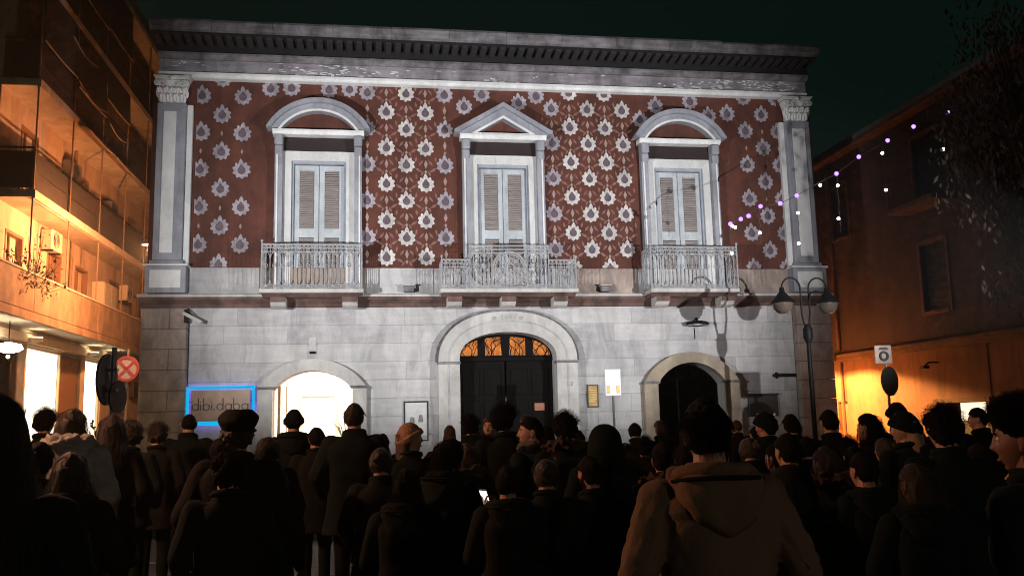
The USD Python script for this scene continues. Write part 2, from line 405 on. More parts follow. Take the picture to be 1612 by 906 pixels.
# string course with stained moulding, and blank base band
obj('string_course', [ext_x([(0, 4.72), (-.10, 4.72), (-.14, 4.80), (-.30, 4.90), (-.30, 4.965), (0, 4.965)], XL-.1, XR+.1)], ledge_red, pal)
obj('ledge_cap', [ext_x([(0, 4.967), (-.34, 4.967), (-.34, 5.02), (-.30, 5.05), (0, 5.07)], XL-.14, XR+.14)], trim_stone, pal)
xs = [-8.29, -6.5, -3.75, -1.95, 1.95, 3.75, 6.5, 8.21]
bb = obj('base_band', pbox(XL+.01, XR-.01, 0, .45, 5.07, 5.777), limestone_b, pal)
for i in range(len(xs)-1):
    obj('band_stone', cbox(xs[i]+.004, xs[i+1]-.004, -.05, -.0, 5.075, 5.775, .01), [limestone_b, limestone, pier_stone][(i*2) % 3 if i < 6 else 2], bb)
for vx in (-2.62, 2.75):
    v = obj('ledge_box', cbox(vx-.13, vx+.13, -.30, -.06, 5.10, 5.26, .02), cornice_mat, pal)
    obj('box_lid', cbox(vx-.15, vx+.15, -.33, -.05, 5.262, 5.29, .006), trim_stone, v)
# red wall with window openings
win_x = [-5.0, 0.0, 5.08]
op = unary_union([sbox(c-.94, 5.0, c+.94, 8.95) for c in win_x])
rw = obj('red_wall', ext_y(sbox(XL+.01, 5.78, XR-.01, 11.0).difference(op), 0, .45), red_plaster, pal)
# projected flower light, put into thin raised coloured shapes
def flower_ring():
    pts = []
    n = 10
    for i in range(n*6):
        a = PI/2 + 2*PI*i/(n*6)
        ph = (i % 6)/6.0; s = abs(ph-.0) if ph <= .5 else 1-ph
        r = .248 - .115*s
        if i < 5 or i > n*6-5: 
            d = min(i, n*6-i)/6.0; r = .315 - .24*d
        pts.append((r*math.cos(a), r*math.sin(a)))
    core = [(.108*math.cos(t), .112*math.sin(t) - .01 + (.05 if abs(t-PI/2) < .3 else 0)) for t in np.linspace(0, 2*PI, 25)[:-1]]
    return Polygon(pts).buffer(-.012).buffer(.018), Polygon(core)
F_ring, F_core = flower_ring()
bays = [([-8.08, -7.55, -7.02], 9.43, 9.92, -8.2, -6.52),
        ([-3.72, -3.2, -2.66, -2.13, -1.6], 9.66, 9.12, -4.3, -1.15),
        ([1.43, 1.95, 2.47, 2.98, 3.49], 9.36, 9.84, 1.1, 4.2),
        ([6.67, 7.2, 7.72, 8.2], 10.38, 9.87, 6.5, 8.2)]
clipwall = sbox(-8.2, 5.8, 8.2, 10.98)
sprigs, pales = [], []
def leaf(x, z, w, h, rot):
    g = Polygon([(0, -h/2), (w/2, 0), (0, h/2), (-w/2, 0)]).buffer(.008)
    g = affinity.translate(affinity.rotate(g, rot, origin=(0, 0)), x, z).intersection(clipwall)
    return ext_y(g, -.006, .0) if g.area > .0005 and g.geom_type == 'Polygon' else None
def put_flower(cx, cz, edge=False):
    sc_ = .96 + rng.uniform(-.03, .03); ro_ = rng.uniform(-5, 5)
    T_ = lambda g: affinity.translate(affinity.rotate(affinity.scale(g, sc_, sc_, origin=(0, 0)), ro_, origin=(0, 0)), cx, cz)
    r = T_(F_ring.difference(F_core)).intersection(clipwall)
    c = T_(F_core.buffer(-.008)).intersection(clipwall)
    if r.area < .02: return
    f = obj('projected_flower', ext_y(r, -.012, .0), flower_dim_light if edge else flower_mat, rw)
    if c.area > .006: obj('projected_flower_centre', ext_y(c, -.006, .0), flower_core, f, local=False)
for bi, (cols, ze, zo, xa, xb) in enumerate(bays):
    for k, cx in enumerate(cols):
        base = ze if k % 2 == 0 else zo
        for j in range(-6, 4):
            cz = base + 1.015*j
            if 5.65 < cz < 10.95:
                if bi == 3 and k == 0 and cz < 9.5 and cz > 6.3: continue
                put_flower(cx, cz, bi in (0, 3) or (bi == 1 and k in (0, 4)) or (bi == 2 and k == 0))  # outer and frame-side flowers take the dimmer-lit copy
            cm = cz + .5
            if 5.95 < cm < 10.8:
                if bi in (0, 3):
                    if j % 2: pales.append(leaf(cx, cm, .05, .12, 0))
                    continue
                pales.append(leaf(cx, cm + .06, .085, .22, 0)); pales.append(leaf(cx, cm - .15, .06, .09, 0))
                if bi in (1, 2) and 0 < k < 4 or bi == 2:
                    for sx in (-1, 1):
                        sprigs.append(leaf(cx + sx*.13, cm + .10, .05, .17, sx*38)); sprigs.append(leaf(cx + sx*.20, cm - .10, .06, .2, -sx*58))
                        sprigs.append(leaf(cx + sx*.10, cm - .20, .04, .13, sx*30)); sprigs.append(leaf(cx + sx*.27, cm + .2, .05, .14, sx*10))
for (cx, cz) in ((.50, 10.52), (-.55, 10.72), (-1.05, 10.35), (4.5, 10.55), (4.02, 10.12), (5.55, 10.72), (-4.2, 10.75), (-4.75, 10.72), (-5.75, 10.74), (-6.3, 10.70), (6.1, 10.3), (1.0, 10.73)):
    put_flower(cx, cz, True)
obj('projected_sprigs', [s for s in sprigs if s is not None], sprig_mat, rw, kind='stuff')  # sprigs of the projected pattern as coloured shapes
obj('projected_spindles', [s for s in pales if s is not None], sprig_pale, rw, kind='stuff')  # spindles of the same projected pattern, also coloured shapes

# windows with pediment, white frame, shutters
def window(cx, kind):
    j = .20
    w = obj('window_surround', ext_y(sbox(cx-1.14, 5.08, cx-1.14+j, 9.34), -.22, .0), blue_trim, pal)
    obj('surround_jamb', ext_y(sbox(cx+1.14-j, 5.08, cx+1.14, 9.34), -.22, .0), blue_trim, w)
    for sx in (-1, 1):
        obj('jamb_fillet', cbox(cx+sx*1.10, cx+sx*1.055, -.25, -.222, 5.1, 9.2, .006), pale_trim, w)
        obj('console_bracket', [cbox(cx+sx*1.15, cx+sx*.93, -.36, -.222, 9.05, 9.335, .03), cbox(cx+sx*1.14, cx+sx*.94, -.30, -.222, 8.8, 9.045, .03)], blue_trim, w)
    obj('lintel_panel', ext_y(sbox(cx-.938, 8.955, cx+.938, 9.34), -.03, .3), lintel_dark, w)
    obj('entablature', ext_x([(0, 9.343), (-.30, 9.343), (-.36, 9.42), (-.36, 9.47), (0, 9.47)], cx-1.2, cx+1.2), pale_trim, w)
    if kind == 'arch':
        o = Polygon(seg_arch(cx, 1.36, 9.50, 10.33, 26)); i = Polygon(seg_arch(cx, .98, 9.475, 9.99, 22))
        o2 = Polygon(seg_arch(cx, 1.36, 9.50, 10.33, 26)).difference(Polygon(seg_arch(cx, 1.24, 9.48, 10.2, 26)))
        i2 = Polygon(seg_arch(cx, 1.06, 9.475, 10.05, 22))
    else:
        o = Polygon([(cx-1.36, 9.48), (cx-1.36, 9.56), (cx, 10.36), (cx+1.36, 9.56), (cx+1.36, 9.48)]); i = Polygon([(cx-.74, 9.50), (cx, 9.93), (cx+.74, 9.50)])
        o2 = o.difference(Polygon([(cx-1.36, 9.40), (cx-1.3, 9.45), (cx, 10.23), (cx+1.3, 9.45), (cx+1.36, 9.40)]))
        i2 = Polygon([(cx-.9, 9.48), (cx, 10.01), (cx+.9, 9.48)])
    pd = obj('pediment', ext_y(o.difference(i), -.34, .0), blue_trim, w)
    obj('pediment_rim', ext_y(o2, -.46, -.342), blue_trim, w)
    obj('pediment_fillet', ext_y(i2.difference(i), -.37, -.342), pale_trim, w)
    obj('tympanum', ext_y(i, -.10, .0), red_plaster, w)
    fr = sbox(cx-.938, 5.08, cx+.938, 8.95).difference(sbox(cx-.72, 5.0, cx+.72, 8.69))
    obj('white_frame', ext_y(fr, -.06, .25), window_white, w)
    obj('frame_step', ext_y(sbox(cx-.72, 5.08, cx+.72, 8.69).difference(sbox(cx-.66, 5.0, cx+.66, 8.62)), .02, .25), mat('grey_blue_paint', (.30, .33, .38), .6) if not stage.GetPrimAtPath('/World/Looks/grey_blue_paint') else UsdShade.Material.Get(stage, '/World/Looks/grey_blue_paint'), w)  # grey-blue paint on the inner frame step
    for sx in (-1, 1):
        xa, xb = (cx-.655, cx-.008) if sx < 0 else (cx+.008, cx+.655)
        leafp = sbox(xa, 5.1, xb, 8.60)
        h1 = sbox(xa+.14, 6.86, xb-.12, 8.46); h2 = sbox(xa+.14, 5.3, xb-.12, 6.62)
        lf = obj('shutter_leaf', ext_y(leafp.difference(unary_union([h1, h2])), .10, .15), shutter_blue, w)
    sl = []
    for sx in (-1, 1):
        xa, xb = (cx-.655, cx-.008) if sx < 0 else (cx+.008, cx+.655)
        for (z0, z1) in ((6.86, 8.46), (5.3, 6.62)):
            z = z0 + .03
            while z < z1:
                b = pbox(xa+.138, xb-.118, -.028, .028, -.006, .006)
                b.apply_transform(trimesh.transformations.rotation_matrix(math.radians(48 + rng.uniform(-4, 4)), [1, 0, 0])); b.apply_translation([0, .13, z]); sl.append(b)
                z += .052
    obj('louvre_slats', sl, slat_mat, w, kind='stuff')
    obj('window_recess', pbox(cx-.72, cx+.72, .255, .27, 5.08, 8.9), lintel_dark, w)
for c, k in zip(win_x, ('arch', 'gable', 'arch')): window(c, k)

# balconies
def railing(xa, xb, yf, z0, z1, medallion, wings):
    T = []
    def line3(p, q, r=.010): T.append(tube([p, q], r, 4))
    def run(a, b, ztop, y, axis='x', other=None):
        n = max(2, int(round(abs(b-a)/.105))); st = (b-a)/n
        P = (lambda u, z: (u, y, z)) if axis == 'x' else (lambda u, z: (other, u, z))
        for zz, r in ((z0, .016), (z0+.05, .010), (ztop-.0, .02), (ztop-.10, .010), (ztop-.19, .012)):
            line3(P(a, zz), P(b, zz), r)
        for i in range(n+1): line3(P(a+i*st, z0), P(a+i*st, ztop), .0095)
        for i in range(0, n-1, 2):
            u0, um, u1 = a+i*st, a+(i+1)*st, a+(i+2)*st
            T.append(tube([P(u0+(um-u0)*(1-math.cos(t)), ztop-.42+.22*math.sin(t)) for t in np.linspace(0, PI/2, 6)], .010, 4))
            T.append(tube([P(u1+(um-u1)*(1-math.cos(t)), ztop-.42+.22*math.sin(t)) for t in np.linspace(0, PI/2, 6)], .010, 4))
            T.append(tube([P(um + abs(st)*.95*math.cos(t), z0+.17+.14*math.sin(t)) for t in np.linspace(PI, 2*PI, 8)], .010, 4))
            T.append(tube([P(um + .045*math.cos(t), (z0+ztop)/2+.0+.045*math.sin(t)) for t in np.linspace(0, 2*PI, 9)], .009, 4))
            T.append(tube([P(um + .045*math.cos(t), ztop-.145+.04*math.sin(t)) for t in np.linspace(0, 2*PI, 9)], .008, 4))
            T.append(sph(P(um, ztop-.36), .022, 0))
        for i in range(n):
            um = a+(i+.5)*st
            T.append(tube([P(um + .036*math.cos(t), ztop-.05+.036*math.sin(t)) for t in np.linspace(0, 2*PI, 7)], .007, 3))
    if wings:
        c = (xa+xb)/2; hw = 1.05
        run(xa, c-hw, z0+.72, yf); run(c+hw, xb, z0+.72, yf); 
        run(c-hw, c-.47, z1, yf); run(c+.47, c+hw, z1, yf)
        for zz in (z0, z1, z1-.10, z1-.19): line3((c-.47, yf, zz), (c+.47, yf, zz), .016)
        zc = (z0+z1)/2-.05
        for R_, r in ((.44, .020), (.37, .012), (.27, .012), (.12, .014)):
            T.append(tube([(c+R_*math.cos(t), yf-.005, zc+R_*math.sin(t)) for t in np.linspace(0, 2*PI, 29)], r, 4))
        for k in range(16):
            t = 2*PI*k/16; T.append(tube([(c+q*math.cos(t), yf, zc+q*math.sin(t)) for q in (.10, .44)], .010, 4))
            T.append(tube([(c+.405*math.cos(t+.2)+.035*math.cos(s), yf, zc+.405*math.sin(t+.2)+.035*math.sin(s)) for s in np.linspace(0, 2*PI, 7)], .009, 3))
        for k in range(8):
            t = 2*PI*(k+.5)/8; T.append(tube([(c+.195*math.cos(t)+.075*math.cos(s), yf-.01, zc+.195*math.sin(t)+.075*math.sin(s)) for s in np.linspace(0, 2*PI, 9)], .012, 4))
        for xx in (c-.47, c+.47, c-hw, c+hw): line3((xx, yf, z0), (xx, yf, z1+.03), .016)
        zt = z0+.72
    else:
        run(xa, xb, z1, yf); zt = z1
    for xx in (xa, xb):
        line3((xx, yf, z0-.03), (xx, yf, zt+.06), .02); T.append(sph((xx, yf, zt+.09), .035, 1))
        run(yf, -.08, zt, 0, 'y', xx)
    return T
for (cx, hw, wings, nb) in ((-5.1, 1.30, False, (-.85, .95)), (0.0, 1.84, True, (-1.45, -.02, 1.38)), (5.1, 1.28, False, (-.9, .95))):
    sl = obj('balcony', cbox(cx-hw, cx+hw, -.95, -.345, 4.985, 5.10, .02), trim_stone, pal)
    obj('balcony_moulding', ext_x([(-.345, 4.90), (-.70, 4.90), (-.86, 4.983), (-.345, 4.983)], cx-hw+.06, cx+hw-.06), ledge_red, sl)
    for b in nb:
        obj('balcony_bracket', [ext_x([(-.31, 4.66), (-.44, 4.62), (-.66, 4.68), (-.80, 4.80), (-.80, 4.898), (-.31, 4.898)], cx+b-.19, cx+b+.19)], trim_stone, sl)
        obj('bracket_face', cbox(cx+b-.19, cx+b+.19, -.825, -.802, 4.76, 4.895, .006), ledge_red, sl)
    obj('railing', railing(cx-hw+.05, cx+hw-.05, -.88, 5.14, 6.24, wings, wings), iron_white, sl, kind='stuff')

# pilasters with corinthian capitals
def capital(cx, z0, z1, hw, yf):
    out = []
    n = 7
    bell = [(hw*(.82+.28*(t**2.2)), z0 + (z1-.10-z0)*t) for t in np.linspace(0, 1, n)]
    V, Fc = [], []
    for (w, z) in bell: V += [(cx-w, .0, z), (cx+w, .0, z), (cx+w, yf+.06-(w-hw*.82), z), (cx-w, yf+.06-(w-hw*.82), z)]
    V = np.array(V)
    for i in range(n-1):
        for k in range(4):
            a, b = i*4+k, i*4+(k+1) % 4; Fc.append((a, b, b+4, a+4))
    m = tm((V, Fc)); out.append(m)
    out.append(cbox(cx-hw*1.2, cx+hw*1.2, yf-.09, .0, z1-.085, z1-.03, .015)); out.append(cbox(cx-hw*1.28, cx+hw*1.28, yf-.13, .0, z1-.027, z1, .008))
    def acanthus(x, zb, w, h, lean):
        q = []
        for t in np.linspace(0, 1, 8):
            ww = w*(.55+.75*math.sin(PI*min(1, t*1.05))**.8)*(1-.35*t); curl = lean*(t**2.4)
            zz = zb + h*(t if t < .85 else .85 - (t-.85)*.8)
            q.append([(x-ww, yf+.05-curl, zz), (x-ww*.45, yf+.02-curl, zz+.012), (x, yf+.045-curl, zz), (x+ww*.45, yf+.02-curl, zz+.012), (x+ww, yf+.05-curl, zz)])
        Vv = np.array(q).reshape(-1, 3); Ff = []
        for i in range(7):
            for k in range(4): Ff.append((i*5+k, i*5+k+1, (i+1)*5+k+1, (i+1)*5+k))
        b = np.array(Vv) + [0, .02, 0]; N5 = len(Vv)
        Ff2 = [(a+N5, d+N5, c+N5, bb+N5) for (a, bb, c, d) in Ff]
        return tm((np.vstack([Vv, b]), Ff + Ff2))
    for k in range(4): out.append(acanthus(cx-hw*.72+hw*.48*k, z0+.01, .085, .26, .10))
    for k in range(5): out.append(acanthus(cx-hw*.9+hw*.45*k, z0+.14, .08, .30, .16))
    for sx in (-1, 1):
        c = np.array([cx+sx*hw*1.02, yf-.10, z1-.20])
        sp = [(c[0]+sx*(.085*(1-t*.8))*math.cos(t*4.2*PI+2), c[1]-.02*t, c[2]+(.085*(1-t*.8))*math.sin(t*4.2*PI+2)) for t in np.linspace(0, 1, 26)]
        out.append(tube(sp, .022, 5)); out.append(tube([(cx+sx*.06, yf+.0, z0+.30), (cx+sx*.14, yf-.05, z1-.24), tuple(c+[-sx*.08, 0, .06])], .022, 5))
        out.append(cyl((cx+sx*.18, yf-.04, z1-.2), (cx+sx*.18, yf-.09, z1-.2), .05, 10))
    out.append(sph((cx, yf-.11, z1-.06), .065, 1))
    return out
for cx in (-8.79, 8.71):
    hw = .36
    p = obj('pilaster', cbox(cx-hw, cx+hw, -.26, .0, 5.93, 10.13, .012), blue_trim, pal)
    obj('pilaster_panel', cbox(cx-.19, cx+.13 if cx < 0 else cx+.2, -.29, -.262, 6.12, 9.9, .01), pale_trim, p)
    obj('pilaster_base', [cbox(cx-hw-.06, cx+hw+.06, -.32, .0, 5.82, 5.925, .03)], blue_trim, p)
    sg = 1 if cx < 0 else -1
    obj('pilaster_return', cbox(cx+sg*(hw+.003), cx+sg*(hw+.15), -.13, .0, 5.78, 10.13, .01), pale_trim, p)
    ped = obj('pedestal', cbox(cx-.5, cx+.5, -.36, .0, 5.075, 5.76, .015), blue_trim, p)
    obj('pedestal_cap', cbox(cx-.55, cx+.55, -.41, .0, 5.764, 5.816, .012), pale_trim, p)
    obj('pedestal_panel', cbox(cx-.38, cx+.38, -.376, -.362, 5.2, 5.66, .006), pale_trim, p)
    obj('capital', capital(cx, 10.135, 10.84, hw, -.27), pale_trim, p)
# cornice
C0, C1 = -9.16, 9.08
obj('architrave', ext_x([(0, 10.86), (-.20, 10.86), (-.20, 10.93), (-.26, 10.95), (-.26, 11.00), (0, 11.0)], C0, C1), pale_trim, pal)
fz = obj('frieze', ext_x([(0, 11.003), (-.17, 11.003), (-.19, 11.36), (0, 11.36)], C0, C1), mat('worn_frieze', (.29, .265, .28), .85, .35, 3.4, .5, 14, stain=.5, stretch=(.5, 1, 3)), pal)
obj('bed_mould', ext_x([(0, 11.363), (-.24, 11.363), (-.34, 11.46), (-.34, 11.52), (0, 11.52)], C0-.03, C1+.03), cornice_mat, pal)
obj('soffit', ext_x([(0, 11.523), (-.26, 11.523), (-.28, 11.80), (-.90, 11.802), (-.90, 11.84), (0, 11.84)], C0-.06, C1+.06), soffit_dark, pal)
cb = [(x, 0) for x in ()]
dn = []; x = C0-.04
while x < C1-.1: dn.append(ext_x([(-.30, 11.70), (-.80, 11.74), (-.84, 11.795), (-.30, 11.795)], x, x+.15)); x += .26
obj('dentils', dn, mat('dark_dentil', (.02, .017, .018), .9, .4, 4.0), pal, kind='stuff')  # near-black row of blocks under the crown stones
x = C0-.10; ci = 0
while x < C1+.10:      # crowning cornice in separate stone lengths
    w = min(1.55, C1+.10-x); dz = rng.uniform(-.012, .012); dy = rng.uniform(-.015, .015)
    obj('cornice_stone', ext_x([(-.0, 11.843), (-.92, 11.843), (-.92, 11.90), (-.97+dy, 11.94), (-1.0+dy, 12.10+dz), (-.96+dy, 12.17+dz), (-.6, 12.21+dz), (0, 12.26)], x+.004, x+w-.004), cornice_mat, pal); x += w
# bits of peeled render on the frieze
peel = []
while len(peel) < 170:
    px, pz = rng.uniform(C0+.3, C1-.3), rng.uniform(11.02, 11.34)
    if meshkit.noise(np.array([px*.55, 3.0, pz*2]), 4) < rng.uniform(.35, .7): continue
    w, hh = rng.uniform(.02, .13), rng.uniform(.006, .022)
    pts = [(px+rng.uniform(.35, 1)*w*math.cos(t), pz+rng.uniform(.3, 1)*hh*math.sin(t)) for t in np.linspace(0, 2*PI, 10)[:-1]]
    g = Polygon(pts).buffer(.002)
    if g.geom_type == 'Polygon': peel.append(ext_y(g, -.196, -.176))
obj('peeling_render', peel, pale_trim, fz, kind='stuff')
# shop room behind the left arch
room = thing('shop_interior', 'bright white shop room seen through the left arched opening', 'shop interior', (-5.1, 2.5, .12))
obj('room_wall', pbox(-7.6, -2.6, 5.0, 5.1, .1, 3.6), plaster_int, room)
obj('room_side', pbox(-7.7, -7.6, .46, 5.1, .1, 3.6), plaster_int, room)
obj('room_side', pbox(-2.6, -2.5, .46, 5.1, .1, 3.6), plaster_int, room)
obj('room_ceiling', pbox(-7.7, -2.5, .46, 5.1, 3.6, 3.7), plaster_int, room)
obj('room_floor', pbox(-7.7, -2.5, .0, 5.1, .02, .11), paving, room)
dfz = obj('inner_doorway', [pbox(-5.85, -5.75, 4.9, 4.998, .12, 2.55), pbox(-4.75, -4.65, 4.9, 4.998, .12, 2.55), pbox(-5.85, -4.65, 4.9, 4.998, 2.552, 2.64)], wood_int, room)
obj('glass_door_post', cbox(-6.02, -5.94, .2, .28, .12, 2.7, .006), wood_int, room)
obj('glass_door_post', cbox(-5.82, -5.78, .3, .34, .12, 2.7, .006), wood_int, room)
obj('shelf', [cbox(-3.9, -2.62, 4.6, 4.98, z, z+.04, .004) for z in (1.2, 1.6, 2.0)], wood_int, room)
obj('plant', [tube([(-4.35, 4.2, .9), (-4.35+.3*math.cos(a), 4.2+.2*math.sin(a), 1.6), (-4.35+.55*math.cos(a), 4.2+.3*math.sin(a), 1.75+.2*math.sin(3*a))], [.012, .02, .004], 4) for a in np.linspace(0, 6, 9)], leaf_mat, room)
obj('ceiling_lamp', [pbox(-6.6, -3.6, 1.2, 4.2, 3.585, 3.598)], emit('ceiling_panel', SHOP[1], SHOP[0]), room)

# ------------------------------------------------------------------ things on the palazzo front
ns = thing('lit_sign', 'shop sign with thin dark lettering framed by glowing cyan light', 'shop sign', (-7.38, -.12, 2.23))
obj('board', cbox(-8.10, -6.66, -.19, -.15, 1.84, 2.60, .006), sign_board, ns)
fx0, fx1, fz0, fz1 = -8.22, -6.55, 1.72, 2.70
fb = obj('light_frame', [cbox(fx0, fx1, -.20, -.14, fz1-.06, fz1, .008), cbox(fx0, fx1, -.20, -.14, fz0, fz0+.09, .008), cbox(fx1-.06, fx1, -.20, -.14, fz0+.092, fz1-.062, .008), cbox(fx0, fx0+.06, -.20, -.14, fz0+.092, fz1-.062, .008)], cyan_led, ns)
obj('rear_glow_strip', [cbox(fx0+.0, fx1-.0, -.125, -.105, fz1-.05, fz1-.02, .004), cbox(fx0, fx1, -.125, -.105, fz0+.02, fz0+.05, .004), cbox(fx1-.05, fx1-.02, -.125, -.105, fz0+.06, fz1-.06, .004), cbox(fx0+.02, fx0+.05, -.125, -.105, fz0+.06, fz1-.06, .004)], violet_led, ns)
obj('bracket', [cbox(a-.03, a+.03, -.15, -.03, 2.0, 2.06, .005) for a in (-7.9, -6.9)], iron_dark, ns)
def letters(s, x, z, h, y):
    T = []; r = .011; ring = .075
    def circ(cx, cz, a0=0, a1=2*PI, R=ring): T.append(tube([(cx+R*math.cos(t), y, cz+R*math.sin(t)) for t in np.linspace(a0, a1, 17)], r, 5))
    for ch in s:
        if ch == 'd': circ(x+ring, z+ring); T.append(tube([(x+2*ring, y, z), (x+2*ring, y, z+h)], r, 5)); x += 2*ring+.055
        elif ch == 'b': circ(x+ring, z+ring); T.append(tube([(x, y, z), (x, y, z+h)], r, 5)); x += 2*ring+.055
        elif ch == 'i': T.append(tube([(x, y, z), (x, y, z+2*ring)], r, 5)); T.append(sph((x, y, z+2*ring+.06), .012)); x += .065
        elif ch == 'a': circ(x+ring, z+ring); T.append(tube([(x+2*ring, y, z), (x+2*ring, y, z+2*ring)], r, 5)); x += 2*ring+.055
        elif ch == '.': T.append(sph((x, y, z+.01), .014)); x += .06
    return T, x
lt, xe = letters('dibi.daba', 0, 0, .30, 0)
lt = tm(lt); lt.apply_translation([-7.38-xe/2+.02, -.20, 2.10])
obj('lettering', lt, sign_letter, ns)
po = thing('framed_poster', 'poster in a thin black frame on the stone wall left of the portal', 'poster', (-2.45, -.05, 1.72))
obj('paper', pbox(-2.74, -2.16, -.07, -.06, 1.22, 2.19), paper_mat, po)
obj('frame', [cbox(-2.77, -2.13, -.10, -.05, 2.19, 2.23, .004), cbox(-2.77, -2.13, -.10, -.05, 1.19, 1.22, .004), cbox(-2.77, -2.738, -.10, -.05, 1.222, 2.188, .004), cbox(-2.162, -2.13, -.10, -.05, 1.222, 2.188, .004)], black_mat, po)
gmat = mat('print_grey', (.22, .22, .21), .7, .3, 10)
for (a, b, z0, z1) in ((-2.63, -2.48, 1.66, 1.82), (-2.40, -2.26, 1.68, 1.88)):
    obj('print_figure', ext_y(Polygon([(a, z0), (b, z0), (b-.02, z1-.03), ((a+b)/2, z1), (a+.03, z1-.02)]), -.074, -.0705), gmat, po)
obj('print_line', [pbox(-2.68, -2.3, -.074, -.0705, z, z+.015) for z in (1.5, 1.45, 1.4)], gmat, po)
mc = thing('menu_case', 'small yellow lit menu case on the wall right of the portal', 'menu case', (2.32, -.05, 2.27))
obj('case', [cbox(2.17, 2.475, -.11, -.05, 2.545, 2.58, .006), cbox(2.17, 2.475, -.11, -.05, 1.97, 2.005, .006), cbox(2.17, 2.20, -.11, -.05, 2.006, 2.544, .006), cbox(2.445, 2.475, -.11, -.05, 2.006, 2.544, .006)], sign_letter, mc)
obj('sheet', pbox(2.2, 2.445, -.07, -.06, 2.0, 2.55), emit('menu_sheet', (1.0, .66, .27), .62, .35, 9.0), mc)
obj('menu_lines', [pbox(2.235, 2.4, -.076, -.0705, z, z+.012) for z in (2.12, 2.17, 2.24, 2.30, 2.36, 2.43)], sign_yellow, mc)
nb_ = thing('notice_board', 'dark wooden board with small pale cards at its foot, right of the right arch', 'notice board', (7.17, -.05, 1.9))
obj('panel', cbox(6.75, 7.6, -.12, -.05, 1.62, 2.2, .01), sign_back, nb_)
obj('top_bar', cbox(6.72, 7.63, -.15, -.05, 2.203, 2.25, .01), sign_back, nb_)
for q in range(4): obj('card', pbox(6.95+q*.16, 7.02+q*.16, -.13, -.122, 1.63, 1.70), sign_white, nb_)
np_ = thing('name_plate', 'small square grey plate on the wall above the left arch', 'wall plate', (-5.1, -.05, 3.75))
obj('plate', cbox(-5.22, -5.02, -.065, -.05, 3.6, 3.93, .004), limestone_c, np_); obj('lamp_hood', cbox(-5.2, -5.04, -.15, -.05, 3.5, 3.56, .02), iron_dark, np_)
fl = thing('flood_lamp', 'dark oval wall lamp fixed above the right arch', 'wall lamp', (5.32, -.05, 4.2))
hd = trimesh.creation.icosphere(2, 1.0); hd.apply_scale([.34, .17, .085]); hd.apply_translation([5.32, -.28, 4.20]); obj('lamp_head', hd, iron_dark, fl, smooth=True)
obj('rim', [lathe([(.27, -.02), (.31, -.02), (.31, .02), (.27, .02), (.27, -.02)], (0, 0, 0))], metal_grey, fl)
rim = stage.GetPrimAtPath(str(fl.GetPath())+'/rim'); pts = np.array(UsdGeom.Mesh(rim).GetPointsAttr().Get())+LOC[str(fl.GetPath())]
UsdGeom.Mesh(rim).GetPointsAttr().Set(Vt.Vec3fArray.FromNumpy((pts*[1, .5, 1]+np.array([5.32, -.28, 4.16])-LOC[str(fl.GetPath())]).astype(np.float32)))
obj('wall_arm', tube([(5.32, -.03, 4.32), (5.32, -.2, 4.36), (5.32, -.28, 4.27)], .025, 8), iron_dark, fl)
obj('cable_stub', tube([(5.30, -.06, 3.8), (5.30, -.06, 4.1)], .012, 6), iron_dark, fl)
wl = thing('pier_lamp', 'small angled lamp bracket at the inner edge of the left corner pier', 'wall lamp', (-8.15, -.3, 4.45))
b = pbox(-.26, .26, -.06, .06, -.04, .04); b.apply_transform(trimesh.transformations.rotation_matrix(math.radians(28), [0, 1, 0])); b.apply_translation([-8.08, -.42, 4.42]); obj('lamp_bar', b, trim_stone, wl)
obj('bracket', [tube([(-8.3, -.3, 4.60), (-8.2, -.40, 4.58), (-8.08, -.42, 4.46)], .02, 6), cbox(-8.3, -8.2, -.36, -.30, 4.3, 4.65, .01)], iron_dark, wl)
sb = thing('wall_bar', 'dark horizontal metal plate on the right corner wall behind the lamp post', 'wall plate', (7.9, -.05, 2.75))
obj('bar', cbox(7.52, 8.2, -.10, -.055, 2.70, 2.79, .008), iron_dark, sb); obj('clamp', [cbox(7.6, 7.66, -.12, -.05, 2.66, 2.83, .004)], iron_dark, sb)

